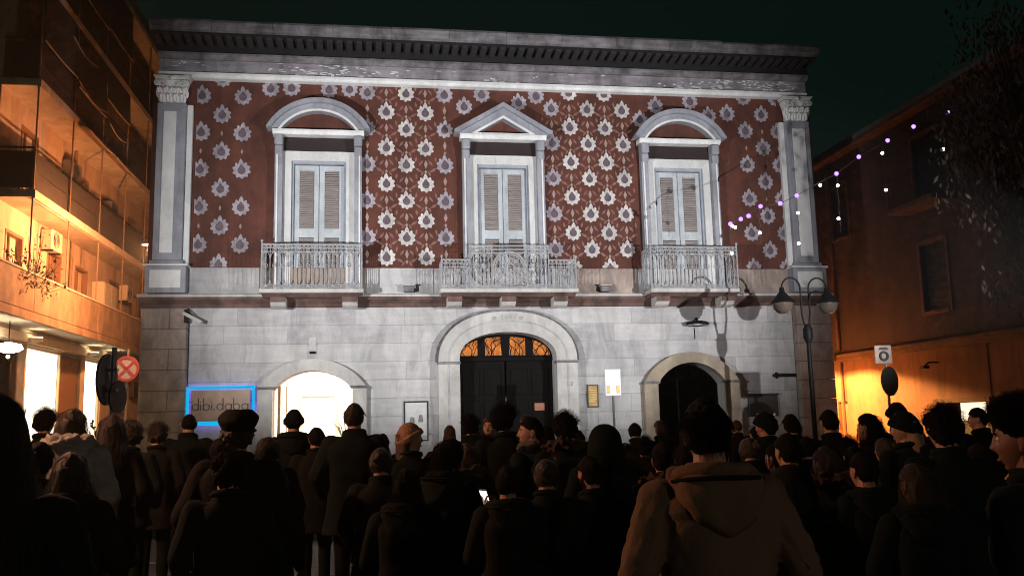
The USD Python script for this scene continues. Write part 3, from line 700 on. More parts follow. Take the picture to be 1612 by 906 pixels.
# ------------------------------------------------------------------ projectors beside the square (out of frame), and lamps on the palazzo's flanks
def projector(loc, aim, label, az0, az1, lo, hi):
    t = thing('projector', label, 'projector', (loc[0], loc[1], 0), group=None)
    x, y, z = loc
    d = np.array(aim, float)-loc; a = math.atan2(d[1], d[0])
    R = trimesh.transformations.rotation_matrix(a, [0, 0, 1])
    def put(m): m.apply_transform(R); m.apply_translation([x, y, z]); return m
    obj('case', put(cbox(-.75, -.12, -.25, .25, -.12, .14, .03)), sign_back, t)
    obj('lens_tube', put(tube([(-.12, 0, 0), (-.07, 0, 0)], .09, 16)), iron_dark, t)
    obj('pole', cyl((x-.35*math.cos(a), y-.35*math.sin(a), 0.9), (x-.35*math.cos(a), y-.35*math.sin(a), z-.12), .03, 10), metal_grey, t)
    for k in range(3):
        q = 2*PI*k/3; obj('leg', tube([(x-.35*math.cos(a), y-.35*math.sin(a), 1.0), (x-.35*math.cos(a)+.5*math.cos(q), y-.35*math.sin(a)+.5*math.sin(q), .0)], .02, 6), metal_grey, t)
    # barn doors: keep the beam on the facade
    for nm, (ux, uz) in dict(left=(az0, None), right=(az1, None)).items():
        q = 1 if nm == 'left' else -1
        a0 = math.radians(90 - ux); a1 = a0 + q*math.radians(75)
        p0 = np.array([math.cos(a0), math.sin(a0)])*.70; p1 = np.array([math.cos(a1), math.sin(a1)])*.70; nrm = (p0+p1)/np.linalg.norm(p0+p1)*.004
        g = Polygon([p0+nrm, p1+nrm, p1-nrm, p0-nrm]); m = ext_z(g, -.55, .65); m.apply_translation([x, y, z]); obj('barn_door', m, iron_dark, t)
    ac = math.radians(90 - (az0+az1)/2); nb = []
    for (e0, e1) in ((lo, -62), (hi, 70)):
        rows = []
        for e in (e0, e1):
            for b_ in np.linspace(-1.25, 1.25, 9):
                rows.append((x+.68*math.cos(ac+b_), y+.68*math.sin(ac+b_), z+.68*math.tan(math.radians(e))) if abs(e) < 60 else (x+.25*math.cos(ac+b_), y+.25*math.sin(ac+b_), z+(-.55 if e < 0 else .65)))
        F_ = [(i, i+1, i+10, i+9) for i in range(8)]
        obj('barn_door', (np.array(rows), np.array(F_)), iron_dark, t)
    lamp(str(t.GetPath())+'/light', np.array(loc)-LOC[str(t.GetPath())], PROJ[0], PROJ[1], .05, np.array(aim)-LOC[str(t.GetPath())], 35.5, 1.0)
projector((-9.9, -12.2, 3.3), (-1.6, 0, 7.1), 'projector on a tall tripod at the left edge of the square', -6, 60, -8, 40)
projector((7.6, -13.5, 3.3), (1.2, 0, 7.1), 'projector on a tall tripod at the right edge of the square', -55.5, 9, -8, 36)
def wall_lantern(pos, wall_x, L, label, rad=.12, down=None):
    t = thing('wall_lantern', label, 'street lamp', (pos[0], pos[1], 0))
    x, y, z = pos
    obj('arm', tube([(wall_x, y, z+.5), ((x+wall_x)/2, y, z+.55), (x, y, z+.42)], .025, 8), iron_dark, t)
    obj('hood', lathe([(.0, .42), (.07, .40), (.22, .24), (.24, .2), (.0, .2)], (x, y, z)), iron_dark, t, smooth=30)
    q = np.array(pos)-LOC[str(t.GetPath())]
    lamp(str(t.GetPath())+'/light', q, L[0], L[1], rad, q+[.001, 0, -1] if down else None, down, .12)
wall_lantern((-9.66, 1.7, 6.5), XL, FLANK_L, 'orange wall lantern on the left flank of the palazzo, in the alley')
wall_lantern((9.85, 2.2, 3.25), XR, FLANK_R, 'nearer orange wall lantern on the right flank of the palazzo, in the alley', down=80)
wall_lantern((9.85, 4.9, 3.30), XR, FLANK_R, 'farther orange wall lantern on the right flank of the palazzo, in the alley', down=82)
def added_lamp(pos, L, label, aim=None, cone=None):  # for lamps out of view, added to light the crowd
    t = thing('added_lamp', label, 'street lamp', (pos[0], pos[1], 0))
    x, y, z = pos
    obj('pole', tube([(x-.6, y, 0), (x-.6, y, z+.2)], [.07, .045], 10), iron_dark, t)
    obj('arm', tube([(x-.6, y, z+.2), (x-.4, y, z+.45), (x, y, z+.35)], .025, 8), iron_dark, t)
    obj('hood', lathe([(.0, .36), (.07, .34), (.26, .18), (.28, .14), (.0, .14)], (x, y, z)), iron_dark, t, smooth=30)
    q = np.array(pos)-LOC[str(t.GetPath())]
    lamp(str(t.GetPath())+'/light', q, L[0], L[1], .12, None if aim is None else np.array(aim)-LOC[str(t.GetPath())], cone, .5)
added_lamp((-8.6, -17.2, 4.2), ADDED_L, 'unseen hooded lamp added at the left side of the square to light the crowd', (-4.5, -17.6, .6), 62)
added_lamp((3.0, -33.0, 4.2), ADDED_B, 'unseen hooded lamp added behind the crowd to light its backs')
# ------------------------------------------------------------------ apartment block on the left
apt = thing('apartment_block', 'ochre apartment block on the left with long balconies over bright shop windows', 'building', (-12.5, 6, 0))
WX, BX, Y0, Y1 = -12.9, -12.0, -.45, 15.0
FLO = [4.43, 7.50, 10.42, 13.25, 16.2]
obj('building_core', pbox(-24, WX-.32, Y0, 22, 0, 19), apt_wall, apt)
def wall_with(name, x, y0, y1, z0, z1, holes, thick, mt, parent):
    """wall in the plane X=x: polygon drawn in (Y,Z), built towards -X"""
    g = sbox(y0, z0, y1, z1)
    for h in holes: g = g.difference(sbox(*h))
    ms = []
    for q in getattr(g, 'geoms', [g]):
        m = trimesh.creation.extrude_polygon(q, thick, engine='earcut'); m.apply_transform(CYC); m.apply_translation([x-thick, 0, 0]); ms.append(m)
    return obj(name, trimesh.util.concatenate(ms), mt, parent)
# openings per storey: (y0, z0, y1, z1)
o1 = [(.3, 4.7, 1.5, 6.85), (3.3, 4.7, 4.5, 6.9), (5.75, 4.7, 7.0, 6.85), (9.45, 4.7, 11.1, 7.0), (12.2, 4.7, 13.2, 6.9)]
o2 = [(.95, 7.7, 2.2, 9.85), (5.6, 7.7, 6.7, 9.8), (8.0, 7.7, 9.2, 9.8), (11.5, 7.7, 12.7, 9.8)]
o3 = [(.95, 10.6, 2.2, 12.75), (4.4, 10.6, 5.6, 12.7), (8.0, 10.6, 9.2, 12.7), (11.5, 10.6, 12.7, 12.7)]
o4 = [(y0, 13.45, y1, 15.5) for (y0, _, y1, _) in o3]
for k, ops in enumerate((o1, o2, o3, o4)):
    z0 = FLO[k]+.22; z1 = FLO[k+1]-.004
    wl_ = wall_with('upper_wall', WX, Y0, Y1, z0, z1, ops, .3, apt_wall, apt)
    for q, (a, b, c, d) in enumerate(ops):
        cream = (k == 0 and q in (0, 2)) or (k == 1 and q == 0)
        sh = obj('balcony_door', pbox(WX-.22, WX-.16, a, c, b, d), shutter_cream if cream else shutter_brown, wl_)
        obj('door_frame', [cbox(WX-.15, WX+.02, a-.0, a+.07, b, d, .008), cbox(WX-.15, WX+.02, c-.07, c, b, d, .008), cbox(WX-.15, WX+.02, a+.072, c-.072, d-.08, d, .008), cbox(WX-.16, WX-.10, (a+c)/2-.03, (a+c)/2+.03, b, d-.082, .006)], shutter_brown, wl_)
for k, z in enumerate(FLO):
    ya = -8.0 if k == 0 else Y0+.02
    sl = obj('floor_slab', [cbox(WX-.3, BX, ya, Y1, z, z+.20, .015)], apt_slab, apt)
    obj('slab_drip', [cbox(BX-.12, BX-.06, ya+.1, Y1-.1, z-.022, z-.002, .004)], apt_slab, sl)
    obj('slab_edge', [cbox(BX+.004, BX+.035, ya, Y1, z-.03, z+.19, .006)], apt_slab if k else apt_parapet, sl)
# first floor: solid parapet in panels; upper floors: dark cloth behind rails
y = -7.9
pr = None
while y < Y1-.1:
    m = cbox(BX-.10, BX+.02, y+.006, min(y+2.62, Y1)-.006, FLO[0]+.203, 5.55+rng.uniform(-.004, .004), .012)
    pr = obj('parapet_panel', m, apt_parapet, apt); y += 2.62
obj('parapet_coping', cbox(BX-.13, BX+.05, -7.9, Y1, 5.556, 5.61, .012), apt_slab, apt)
for k in (1, 2, 3):
    z = FLO[k]+.2
    obj('end_railing', [cbox(WX-.0, BX-.05, Y0+.05, Y0+.08, z+.05, z+1.0, .004)], apt_dark, apt)
    y = Y0+.06
    rails = []
    while y < Y1-.2:
        obj('railing_cloth', cbox(BX-.07, BX-.045, y+.04, min(y+2.58, Y1)-.02, z+.06, z+1.02+rng.uniform(-.02, .02), .004), apt_dark, apt); y += 2.62
    obj('hand_rail', [tube([(BX-.04, Y0, z+1.08), (BX-.04, Y1, z+1.08)], .025, 6), tube([(BX-.04, Y0, z+1.08), (WX, Y0+.02, z+1.08)], .025, 6), tube([(BX-.04, Y0, z+.5), (BX-.04, Y1, z+.5)], .012, 5)], iron_dark, apt)
# slender posts that carry the sun blinds
for k in range(4):
    for y in (-.42, 2.3, 5.05, 7.8, 10.5):
        z0 = 5.6 if k == 0 else FLO[k]+.2
        obj('blind_post', tube([(BX-.02, y, z0), (BX-.02, y, FLO[k+1]-.002)], .022, 6), apt_parapet, apt)
# rolled and lowered sun blinds
for (k, ya, yb, drop, out) in ((2, -.4, 2.2, 1.55, .05), (2, 2.35, 5.0, 1.75, .05), (2, 5.1, 7.75, 1.1, .05), (3, -.3, 2.25, 1.7, .05), (3, 2.4, 5.0, 1.8, .05), (3, 5.1, 7.7, 1.7, .05), (1, 2.5, 5.0, .16, .35), (1, 5.2, 7.7, .16, .35)):
    z = FLO[k+1]-.03
    P = [(BX+.02, z), (BX+out, z-drop*.6), (BX+out+.02, z-drop), (BX+out-.0, z-drop), (BX+out-.02, z-drop*.6), (BX-.0, z)]
    m = trimesh.creation.extrude_polygon(Polygon(P), yb-ya, engine='earcut'); v = m.vertices.copy(); m.vertices = np.stack([v[:, 0], ya+v[:, 2], v[:, 1]], 1)
    if m.volume < 0: m.invert()
    aw = obj('sun_blind', m, apt_dark if k > 1 else apt_parapet, apt)
    obj('blind_bar', tube([(BX+out+.02, ya + (yb-ya)*t, z-drop-.05*math.sin(PI*t)) for t in np.linspace(0, 1, 10)], .02, 6), apt_slab, aw)
# laundry lines
for (z, ya, yb) in ((11.35, 1.6, 4.2), (11.15, 4.6, 6.6), (12.4, 1.0, 3.2)):
    obj('washing_line', tube([(BX+.3, ya+(yb-ya)*t, z-.16*math.sin(PI*t)) for t in np.linspace(0, 1, 12)], .014, 5), apt_slab, apt)
# air conditioners and boxes on the walls
for (y, z, mt) in ((3.1, 7.30, ac_cream), (4.5, 9.75, metal_grey), (11.0, 6.9, ac_cream), (8.6, 9.5, metal_grey)):
    a = obj('air_conditioner', cbox(WX+.02, WX+.34, y-.42, y+.42, z-.52, z+.06, .03), mt, apt)
    obj('fan_grille', [tube([(WX+.35, y-.1+R_*math.cos(t), z-.23+R_*math.sin(t)) for t in np.linspace(0, 2*PI, 17)], .008, 4) for R_ in (.06, .12, .18, .23)], black_mat, a)
    obj('wall_bracket', [cbox(WX, WX+.34, y+s*.3-.02, y+s*.3+.02, z-.57, z-.525, .004) for s in (-1, 1)], iron_dark, a)
obj('wall_cabinet', cbox(WX+.01, WX+.42, 7.45, 9.1, 4.66, 6.6, .02), ac_cream, apt)
obj('cabinet_door', [cbox(WX+.424, WX+.44, 7.5, 8.25, 4.75, 6.55, .006), cbox(WX+.424, WX+.44, 8.28, 9.05, 4.75, 6.55, .006)], ac_cream, apt)
obj('down_pipe', tube([(WX+.07, 5.2, 4.7), (WX+.07, 5.2, 19)], .05, 8), apt_parapet, apt)
# ground floor: shop front
sf = obj('shop_wall', cbox(WX-.3, WX-.12, -8, Y1, 0, .5, .01), apt_slab, apt)
obj('shop_beam', cbox(WX-.3, WX+.02, -8, Y1, 4.02, 4.426, .02), apt_slab, apt)
obj('shop_fascia', cbox(WX+.024, WX+.10, -8, Y1, 4.06, 4.30, .012), shutter_cream, apt)
glow = emit('shop_window_glow', (1.0, .80, .50), 1.35*PANE, .35, .9)
glow_hot = emit('shop_window_bright', (1.0, .86, .62), 2.6*PANE, .15, .7)
def bay(a, b, mt, name='shop_pane', z0=.5, z1=4.0):
    p = obj(name, pbox(WX-.16, WX-.13, a+.06, b-.06, z0, z1), mt, apt)
    obj('pane_frame', [cbox(WX-.12, WX-.05, a, a+.058, z0, z1, .006), cbox(WX-.12, WX-.05, b-.058, b, z0, z1, .006), cbox(WX-.12, WX-.05, a+.06, b-.06, z1-.06, z1, .006)], metal_grey if mt is not glow_hot else shutter_cream, p)
    return p
clear = usdkit.material(stage, '/World/Looks/shop_glass', {'t': ('transparent_bsdf', {'color': (.95, .95, .93)}) if False else ('transparent_bsdf', {}), 'gl': ('glossy_bsdf', {'roughness': .03}), 'f': ('fresnel', {'IOR': 1.45}), 'm': ('mix_closure', {})},
    [('f.fac', 'm.fac'), ('t.BSDF', 'm.closure1'), ('gl.BSDF', 'm.closure2')], surface='m.closure')
bay(-8, -5.2, glow); bay(-5.2, -2.5, glow)
# nearest visible bay: a real interior with a hanging lamp behind glass
obj('shop_glazing', pbox(WX-.14, WX-.13, -2.44, 2.04, .5, 4.0), clear, apt)
obj('back_room', [pbox(-17.0, -16.9, -2.6, 5.4, 0, 4.1), pbox(-17, WX-.3, -2.6, -2.5, 0, 4.1), pbox(-17, WX-.3, 5.3, 5.4, 0, 4.1), pbox(-17, WX-.3, -2.6, 5.4, 4.001, 4.1), pbox(-17, WX-.3, -2.6, 5.4, .0, .05)], mat('shop_room_tan', (.42, .29, .17), .8, .25, 1.6), apt)
hl = thing('hanging_lamp', 'bright white lamp hanging under the first floor slab at the far left', 'hanging lamp', (-12.5, -.1, 3.5))
obj('shade', lathe([(.02, .12), (.28, .06), (.33, -.05), (.23, -.12), (.05, -.16), (.02, .12)], (-12.5, -.1, 3.76)), emit('lamp_shade_glow', (1.0, .88, .68), 14.0), hl, smooth=40)
obj('stem', cyl((-12.5, -.1, 3.88), (-12.5, -.1, 4.40), .015, 8), iron_dark, hl)
obj('finial', lathe([(.0, -.30), (.05, -.26), (.04, -.205), (.0, -.2)], (-12.5, -.1, 3.76)), emit('lamp_finial_glow', (1.0, .85, .6), 3.0), hl)
obj('room_light', [pbox(-16.4, -13.6, y_, y_+.5, 3.96, 3.985) for y_ in (-1.8, -.4, 1.0)], emit('room_light_glow', (1.0, .82, .56), 9.0), apt)
cnt = obj('counter', [cbox(-14.6, -14.0, -2.0, 1.9, .05, 1.1, .02), cbox(-16.8, -16.5, -2.2, 5.2, 1.2, 1.24), cbox(-16.8, -16.5, -2.2, 5.2, 1.7, 1.74), cbox(-16.8, -16.5, -2.2, 5.2, 2.2, 2.24)], shutter_brown, apt)
bay(2.06, 5.05, glow_hot)
d_ = bay(5.05, 6.95, shutter_brown, 'shop_door'); obj('door_rail', cbox(WX-.125, WX-.07, 5.12, 6.88, 1.9, 2.02, .01), shutter_brown, d_)
bay(7.05, 9.0, glow_hot)
wall_with('shop_side_wall', WX, 9.0, Y1, .5, 4.02, [], .3, apt_wall, apt)
for (a, b) in ((1.98, 2.055), (6.96, 7.045), (-2.56, -2.50)): obj('shop_pillar', cbox(WX-.3, WX+.06, a, b, 0, 4.015, .01), apt_slab, apt)
for y in (-4.0, -1, 2.1, 7.2, 9.2):
    sp = obj('fascia_lamp', cbox(WX+.11, WX+.42, y-.09, y+.09, 4.10, 4.2, .02), shutter_cream, apt)
    obj('lamp_lens', cbox(WX+.18, WX+.40, y-.07, y+.07, 4.203, 4.215, .003), emit('lens_glow', (1.0, .82, .50), 38) if not stage.GetPrimAtPath('/World/Looks/lens_glow') else UsdShade.Material.Get(stage, '/World/Looks/lens_glow'), sp)
# small things fixed on the side wall
obj('letter_boxes', [cbox(WX+.01, WX+.12, 10.6+q*.42, 10.95+q*.42, 2.3, 3.1, .01) for q in range(3)], shutter_brown, apt)
obj('side_ledge', cbox(WX+.0, WX+.1, 9.2, Y1, 3.42, 3.5, .01), apt_parapet, apt)
obj('meter_box', cbox(WX+.01, WX+.2, 12.6, 13.3, 2.9, 3.5, .02), sign_back, apt)
# balcony plants
def leafy(name, label, loc, r, h, n, mt, cat, pot=True, group=None, droop=.3):
    t = thing(name, label, cat, loc, group=group)
    if pot: obj('pot', lathe([(.0, 0), (.13, 0), (.18, .28), (.15, .28), (.0, .25)], (0, 0, 0), 14), mat('terracotta', (.25, .10, .05), .8) if not stage.GetPrimAtPath('/World/Looks/terracotta') else UsdShade.Material.Get(stage, '/World/Looks/terracotta'), t, local=True)
    V, Fc, st = [], [], []
    for k in range(n):
        a, e = rng.uniform(0, 2*PI), rng.uniform(.15, 1.3)
        L = h*rng.uniform(.45, 1)
        tip = np.array([r*math.cos(a)*math.cos(e)*rng.uniform(.6, 1.1), r*math.sin(a)*math.cos(e)*rng.uniform(.6, 1.1), .25+L*math.sin(e)])
        base = np.array([0, 0, .2])
        st.append(tube([base, (base+tip)/2+[0, 0, .08], tip], [.012, .009, .004], 4))
        for q in range(9):
            c = base + (tip-base)*rng.uniform(.3, 1.05) + rng.normal(0, .05, 3)
            u = rng.normal(0, 1, 3); u /= np.linalg.norm(u); w = np.cross(u, rng.normal(0, 1, 3)); w /= np.linalg.norm(w)
            l, ww = rng.uniform(.06, .12), rng.uniform(.02, .04); i0 = len(V)
            V += [c, c+u*l*.5+w*ww, c+u*l-[0, 0, droop*l], c+u*l*.5-w*ww]; Fc.append((i0, i0+1, i0+2, i0+3))
    obj('stems', st, bark, t, local=True); obj('leaves', (np.array(V), np.array(Fc)), mt, t, local=True)
    return t
leafy('potted_plant', 'bushy dark plant on the first floor balcony of the left block', (BX-.25, .5, 4.75), .85, 2.0, 46, leaf_mat, 'plant')
leafy('potted_plant', 'lower trailing plant behind the first floor parapet, far left', (BX-.25, -.6, 4.9), .7, 1.2, 30, leaf_mat, 'plant')
leafy('palm_plant', 'spiky plant in front of the lit shop panes on the left', (-9.6, -3.6, .12), .75, 1.9, 30, leaf_mat, 'plant', droop=1.2)
# dark end of the left alley
aw_ = thing('far_house', 'dark house closing the alley left of the palazzo', 'building', (-11, 24, 0))
obj('wall', pbox(-16, -5, 24, 30, 0, 9), apt_wall, aw_); obj('roof', cbox(-16.2, -4.8, 23.8, 30.2, 9.002, 9.3), concrete_roof, aw_); obj('window', pbox(-11.4, -10.4, 23.95, 23.998, 5, 6.6), window_dark, aw_)

# ------------------------------------------------------------------ right building
rb = thing('side_house', 'orange plastered house at the right, glowing near the alley, dark shutters above', 'building', (11.5, 0, 0))
QX = 11.5
def wall_r(name, y0, y1, z0, z1, holes, thick, mt, parent):
    g = sbox(y0, z0, y1, z1)
    for h in holes: g = g.difference(sbox(*h))
    ms = []
    for q in getattr(g, 'geoms', [g]):
        m = trimesh.creation.extrude_polygon(q, thick, engine='earcut'); m.apply_transform(CYC); m.apply_translation([QX, 0, 0]); ms.append(m)
    return obj(name, trimesh.util.concatenate(ms), mt, parent)
lowh = [(-3.55, .1, -1.6, 1.85), (3.15, .2, 3.75, 2.02)]
uph = [(-2.85, 7.3, -1.45, 9.2), (-2.5, 4.35, -1.4, 6.2), (2.2, 7.3, 3.2, 9.0), (-7.0, 4.4, -5.8, 6.3), (-7.0, 7.3, -5.8, 9.2)]
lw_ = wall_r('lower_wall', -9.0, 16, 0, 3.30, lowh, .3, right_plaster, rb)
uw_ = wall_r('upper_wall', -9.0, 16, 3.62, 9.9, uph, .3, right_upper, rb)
obj('house_core', pbox(QX+.5, QX+9, -9, 16, 0, 9.8), right_plaster, rb)
obj('string_cornice', [m for m in [trimesh.creation.extrude_polygon(Polygon([(QX+.3, 3.302), (QX-.06, 3.302), (QX-.10, 3.38), (QX-.22, 3.44), (QX-.22, 3.52), (QX, 3.615), (QX+.3, 3.615)]), 25, engine='earcut')]], right_trim, rb)
def fix_y(path, y0):
    p = UsdGeom.Mesh(stage.GetPrimAtPath(path)); root = LOC['/'.join(path.split('/')[:3])]
    v = np.array(p.GetPointsAttr().Get()) + root
    w = np.stack([v[:, 0], y0 + v[:, 2], v[:, 1]], 1) - root
    p.GetPointsAttr().Set(Vt.Vec3fArray.FromNumpy(w.astype(np.float32)))
    f = np.array(p.GetFaceVertexIndicesAttr().Get()).reshape(-1, 3)[:, ::-1]; p.GetFaceVertexIndicesAttr().Set(Vt.IntArray.FromNumpy(f.ravel().astype(np.int32)))
fix_y(str(rb.GetPath())+'/string_cornice', -9)
obj('eaves', cbox(QX-.35, QX+.5, -9, 16, 9.902, 10.05, .03), right_trim, rb)
obj('roof', cbox(QX-.3, QX+9, -9, 16, 10.053, 10.25, .03), concrete_roof, rb)
for (a, b, c, d) in uph:
    s = obj('shuttered_window', pbox(QX+.12, QX+.18, a, c, b, d), window_dark, uw_)
    obj('window_trim', [cbox(QX-.05, QX+.1, a-.12, a-.003, b-.1, d+.1, .01), cbox(QX-.05, QX+.1, c+.003, c+.12, b-.1, d+.1, .01), cbox(QX-.06, QX+.1, a-.001, c+.001, d+.003, d+.12, .01), cbox(QX-.08, QX+.1, a-.001, c+.001, b-.1, b-.003, .01)], right_trim, uw_)
    ns_ = []
    z = b+.08
    while z < d-.05: ns_.append(pbox(QX+.085, QX+.115, a+.06, c-.06, z, z+.035)); z += .09
    obj('shutter_slats', ns_, window_dark, uw_, kind='stuff')
bal = obj('balcony', cbox(QX-.75, QX-.003, -3.2, -1.1, 7.12, 7.26, .015), right_trim, rb)
obj('railing', [tube([(QX-.7, y, 7.27), (QX-.7, y, 8.15)], .009, 4) for y in np.arange(-3.15, -1.1, .11)] + [tube([(QX-.7, -3.15, z), (QX-.7, -1.12, z)], .014, 5) for z in (7.32, 8.15)] + [tube([(QX, y, 8.15), (QX-.7, y, 8.15)], .014, 5) for y in (-3.15, -1.12)], iron_dark, bal, kind='stuff')
obj('down_pipe', [tube([(QX-.07, 3.3, 0), (QX-.07, 3.3, 3.28)], .06, 8), tube([(QX-.28, 3.3, 3.3), (QX-.28, 3.3, 3.6)], .06, 8), tube([(QX-.07, 3.3, 3.64), (QX-.07, 3.3, 9.89)], .06, 8)], right_trim, rb)
obj('low_door', cbox(QX+.1, QX+.16, 3.15, 3.75, .2, 2.02, .01), shutter_brown, lw_)
# entrance with a lit transom
ed = obj('entrance_door', pbox(QX+.2, QX+.26, -3.55, -1.6, .1, 1.38), window_dark, lw_)
obj('entrance_frame', [cbox(QX-.06, QX+.2, -1.597, -1.45, .1, 1.98, .01), cbox(QX-.06, QX+.2, -3.70, -3.553, .1, 1.98, .01), cbox(QX-.06, QX+.2, -3.55, -1.6, 1.853, 1.98, .01)], right_trim, lw_)
obj('lit_transom', pbox(QX+.2, QX+.26, -3.5, -2.2, 1.39, 1.85), emit('transom_glow', (1.0, .86, .62), 1.3), lw_, label='bright lit transom above the dark entrance')
obj('wall_hook_lamp', [tube([(QX-.02, -1.75, 2.95), (QX-.3, -1.75, 2.95), (QX-.42, -1.75, 2.86)], .025, 6), cbox(QX-.52, QX-.34, -1.86, -1.64, 2.78, 2.86, .02)], iron_dark, rb)
obj('wall_crack_trim', cbox(QX-.03, QX-.003, -3.75, -3.68, 1.99, 3.29, .006), right_trim, rb)
hb = thing('hanging_board', 'dark framed board with an orange print projecting from the right house', 'sign', (10.6, -6.4, 6.5))
obj('frame', [cbox(10.1, 11.48, -6.46, -6.36, 7.18, 7.26, .01), cbox(10.1, 11.48, -6.46, -6.36, 5.9, 5.98, .01), cbox(10.1, 10.2, -6.46, -6.36, 5.983, 7.177, .01), cbox(11.4, 11.48, -6.46, -6.36, 5.983, 7.177, .01)], black_mat, hb)
obj('print', pbox(10.2, 11.4, -6.43, -6.40, 5.98, 7.18), mat('orange_print', (.30, .13, .05), .7, .9, 5.0), hb)
obj('print_figure', [ext_y(Polygon([(10.5, 6.25), (10.75, 6.15), (11.3, 6.3), (11.35, 6.9), (10.95, 7.05), (10.6, 6.85)]), -6.44, -6.434)], black_mat, hb)
obj('stay', tube([(10.4, -6.41, 7.26), (11.5, -6.41, 7.9)], .02, 5), iron_dark, hb)

# ------------------------------------------------------------------ bare tree at the top right
tr = thing('tree', 'tall tree with upswept dry foliage in front of the right house', 'tree', (9.4, -8.6, 0))
limbs, V, Fc = [], [], []
rt_ = np.random.default_rng(21)
limbs.append(tube([(0, 0, 0), (.06, .02, 1.5), (-.02, .05, 3.2), (.0, .0, 4.6)], [.20, .17, .14, .12], 9))
def leafc(c, n, s):
    for _ in range(n):
        p = c + rt_.normal(0, s, 3)
        u = np.array([rt_.normal(0, .35), rt_.normal(0, .35), rt_.choice([-1, 1])*rt_.uniform(.5, 1)]); u /= np.linalg.norm(u); w = np.cross(u, rt_.normal(0, 1, 3)); w /= np.linalg.norm(w)
        l, ww = rt_.uniform(.10, .24), rt_.uniform(.018, .042); i0 = len(V)
        V.extend([p, p+u*l*.5+w*ww, p+u*l, p+u*l*.5-w*ww]); Fc.append((i0, i0+1, i0+2, i0+3))
for k in range(34):
    a = rt_.uniform(0, 2*PI); rr = rt_.uniform(.3, 1.75); top = rt_.uniform(7.2, 9.9) - rr*.5
    p0 = np.array([0, 0, rt_.uniform(3.2, 4.6)]); p3 = np.array([rr*math.cos(a), rr*math.sin(a)*.8, top]); p1 = p0*.6+p3*.4 + [0, 0, -.35]; 
    pts = [(1-t)**2*p0 + 2*t*(1-t)*p1 + t*t*p3 + rt_.normal(0, .03, 3)*(t > 0) for t in np.linspace(0, 1, 7)]
    limbs.append(tube(pts, np.linspace(.05, .012, 7), 5))
    for q in (3, 4, 5, 6):
        leafc(pts[q], 26, .20)
        tw = pts[q] + rt_.normal(0, .35, 3) + [0, 0, .3]; limbs.append(tube([pts[q], (pts[q]+tw)/2+[0, 0, .05], tw], [.012, .008, .004], 4)); leafc(tw, 22, .16)
for k in range(22):
    a = rt_.uniform(0, 2*PI); z = rt_.uniform(3.6, 6.0); c = np.array([1.0*math.cos(a)*rt_.uniform(.3, 1), .8*math.sin(a), z]); leafc(c, 34, .22)
obj('trunk', limbs, bark, tr, local=True, smooth=40)
obj('crown', (np.array(V), np.array(Fc)), tree_leaf, tr, local=True)

# ------------------------------------------------------------------ street furniture
lp = thing('lamp_post', 'black lamp post with two hooked unlit lanterns before the right corner pier', 'lamp post', (6.55, -4.2, .12))
PX, PY = 6.50, -4.2
obj('base', lathe([(.0, .12), (.16, .12), (.15, .3), (.09, .45), (.10, .9), (.07, 1.0), (.0, 1.0)], (PX+.05, PY, 0), 16), iron_dark, lp, smooth=35)
obj('pole', tube([(PX+.05, PY, .9), (PX+.05, PY, 3.55)], [.06, .05], 10), iron_dark, lp)
obj('collar', lathe([(.0, 3.3), (.06, 3.3), (.11, 3.42), (.11, 3.62), (.06, 3.74), (.0, 3.74)], (PX+.05, PY, 0), 14), iron_dark, lp, smooth=35)
for s, yo in ((-1, 0.0), (1, .06)):
    x0 = PX+.05+s*.12
    pts = [(PX+.05+s*.05, PY+yo, 3.6), (x0, PY+yo, 4.0), (x0, PY+yo, 4.6)] + [(x0+s*.23-s*.23*math.cos(t), PY+yo, 4.6+.25*math.sin(t)) for t in np.linspace(.2, PI, 10)]
    ar = obj('arm', tube(pts, .022, 7), iron_dark, lp)
    cx = x0+s*.46
    obj('lantern_hood', lathe([(.0, 4.62), (.05, 4.62), (.07, 4.5), (.27, 4.28), (.29, 4.24), (.26, 4.24), (.06, 4.45), (.0, 4.5)], (cx, PY+yo, 0), 20), iron_dark, ar, smooth=35)
    obj('lantern_globe', lathe([(.0, 3.99), (.12, 4.01), (.21, 4.10), (.25, 4.238), (.0, 4.238)], (cx, PY+yo, 0), 20), globe_mat, ar, smooth=45)
obj('inner_hook', tube([(PX+.16, PY, 4.3)]+[(PX+.16+.17-.17*math.cos(t), PY, 4.4+.13*math.sin(t)) for t in np.linspace(0, PI*.75, 8)], .014, 6), iron_dark, lp)
def sign_post(name, label, x, y, h, cat='traffic sign'):
    t = thing(name, label, cat, (x, y, .12 if y > -9 else 0))
    obj('pole', tube([(x, y, 0), (x, y, h)], .03, 8), metal_grey, t); return t
def disc(x, y, z, r, rot, t, face, back, fs=1, name='sign_disc'):
    R = trimesh.transformations.rotation_matrix(rot, [0, 0, 1])
    def put(m): m.apply_transform(R); m.apply_translation([x, y, z]); return m
    d = obj(name, put(tube([(0, -.012, 0), (0, .012, 0)], r, 28)), back, t)
    if face is not None: obj('sign_face', put(tube([(0, fs*.016, 0), (0, fs*.0125, 0)], r*.97, 28)), face, d)
    return d, put
# white parking sign by the portal
s1 = sign_post('parking_sign', 'bright white rectangular sign on a thin grey pole right of the portal', 2.02, -3.3, 2.2)
obj('plate', cbox(1.82, 2.20, -3.37, -3.34, 2.18, 2.80, .02), emit('retro_white', (1.0, .93, .90), .0) if False else sign_white, s1)
obj('symbol', [ext_y(sbox(1.86, 2.24, 1.93, 2.42).buffer(.006), -3.376, -3.3705), ext_y(sbox(2.09, 2.24, 2.16, 2.42).buffer(.006), -3.376, -3.3705)], sign_yellow, s1)
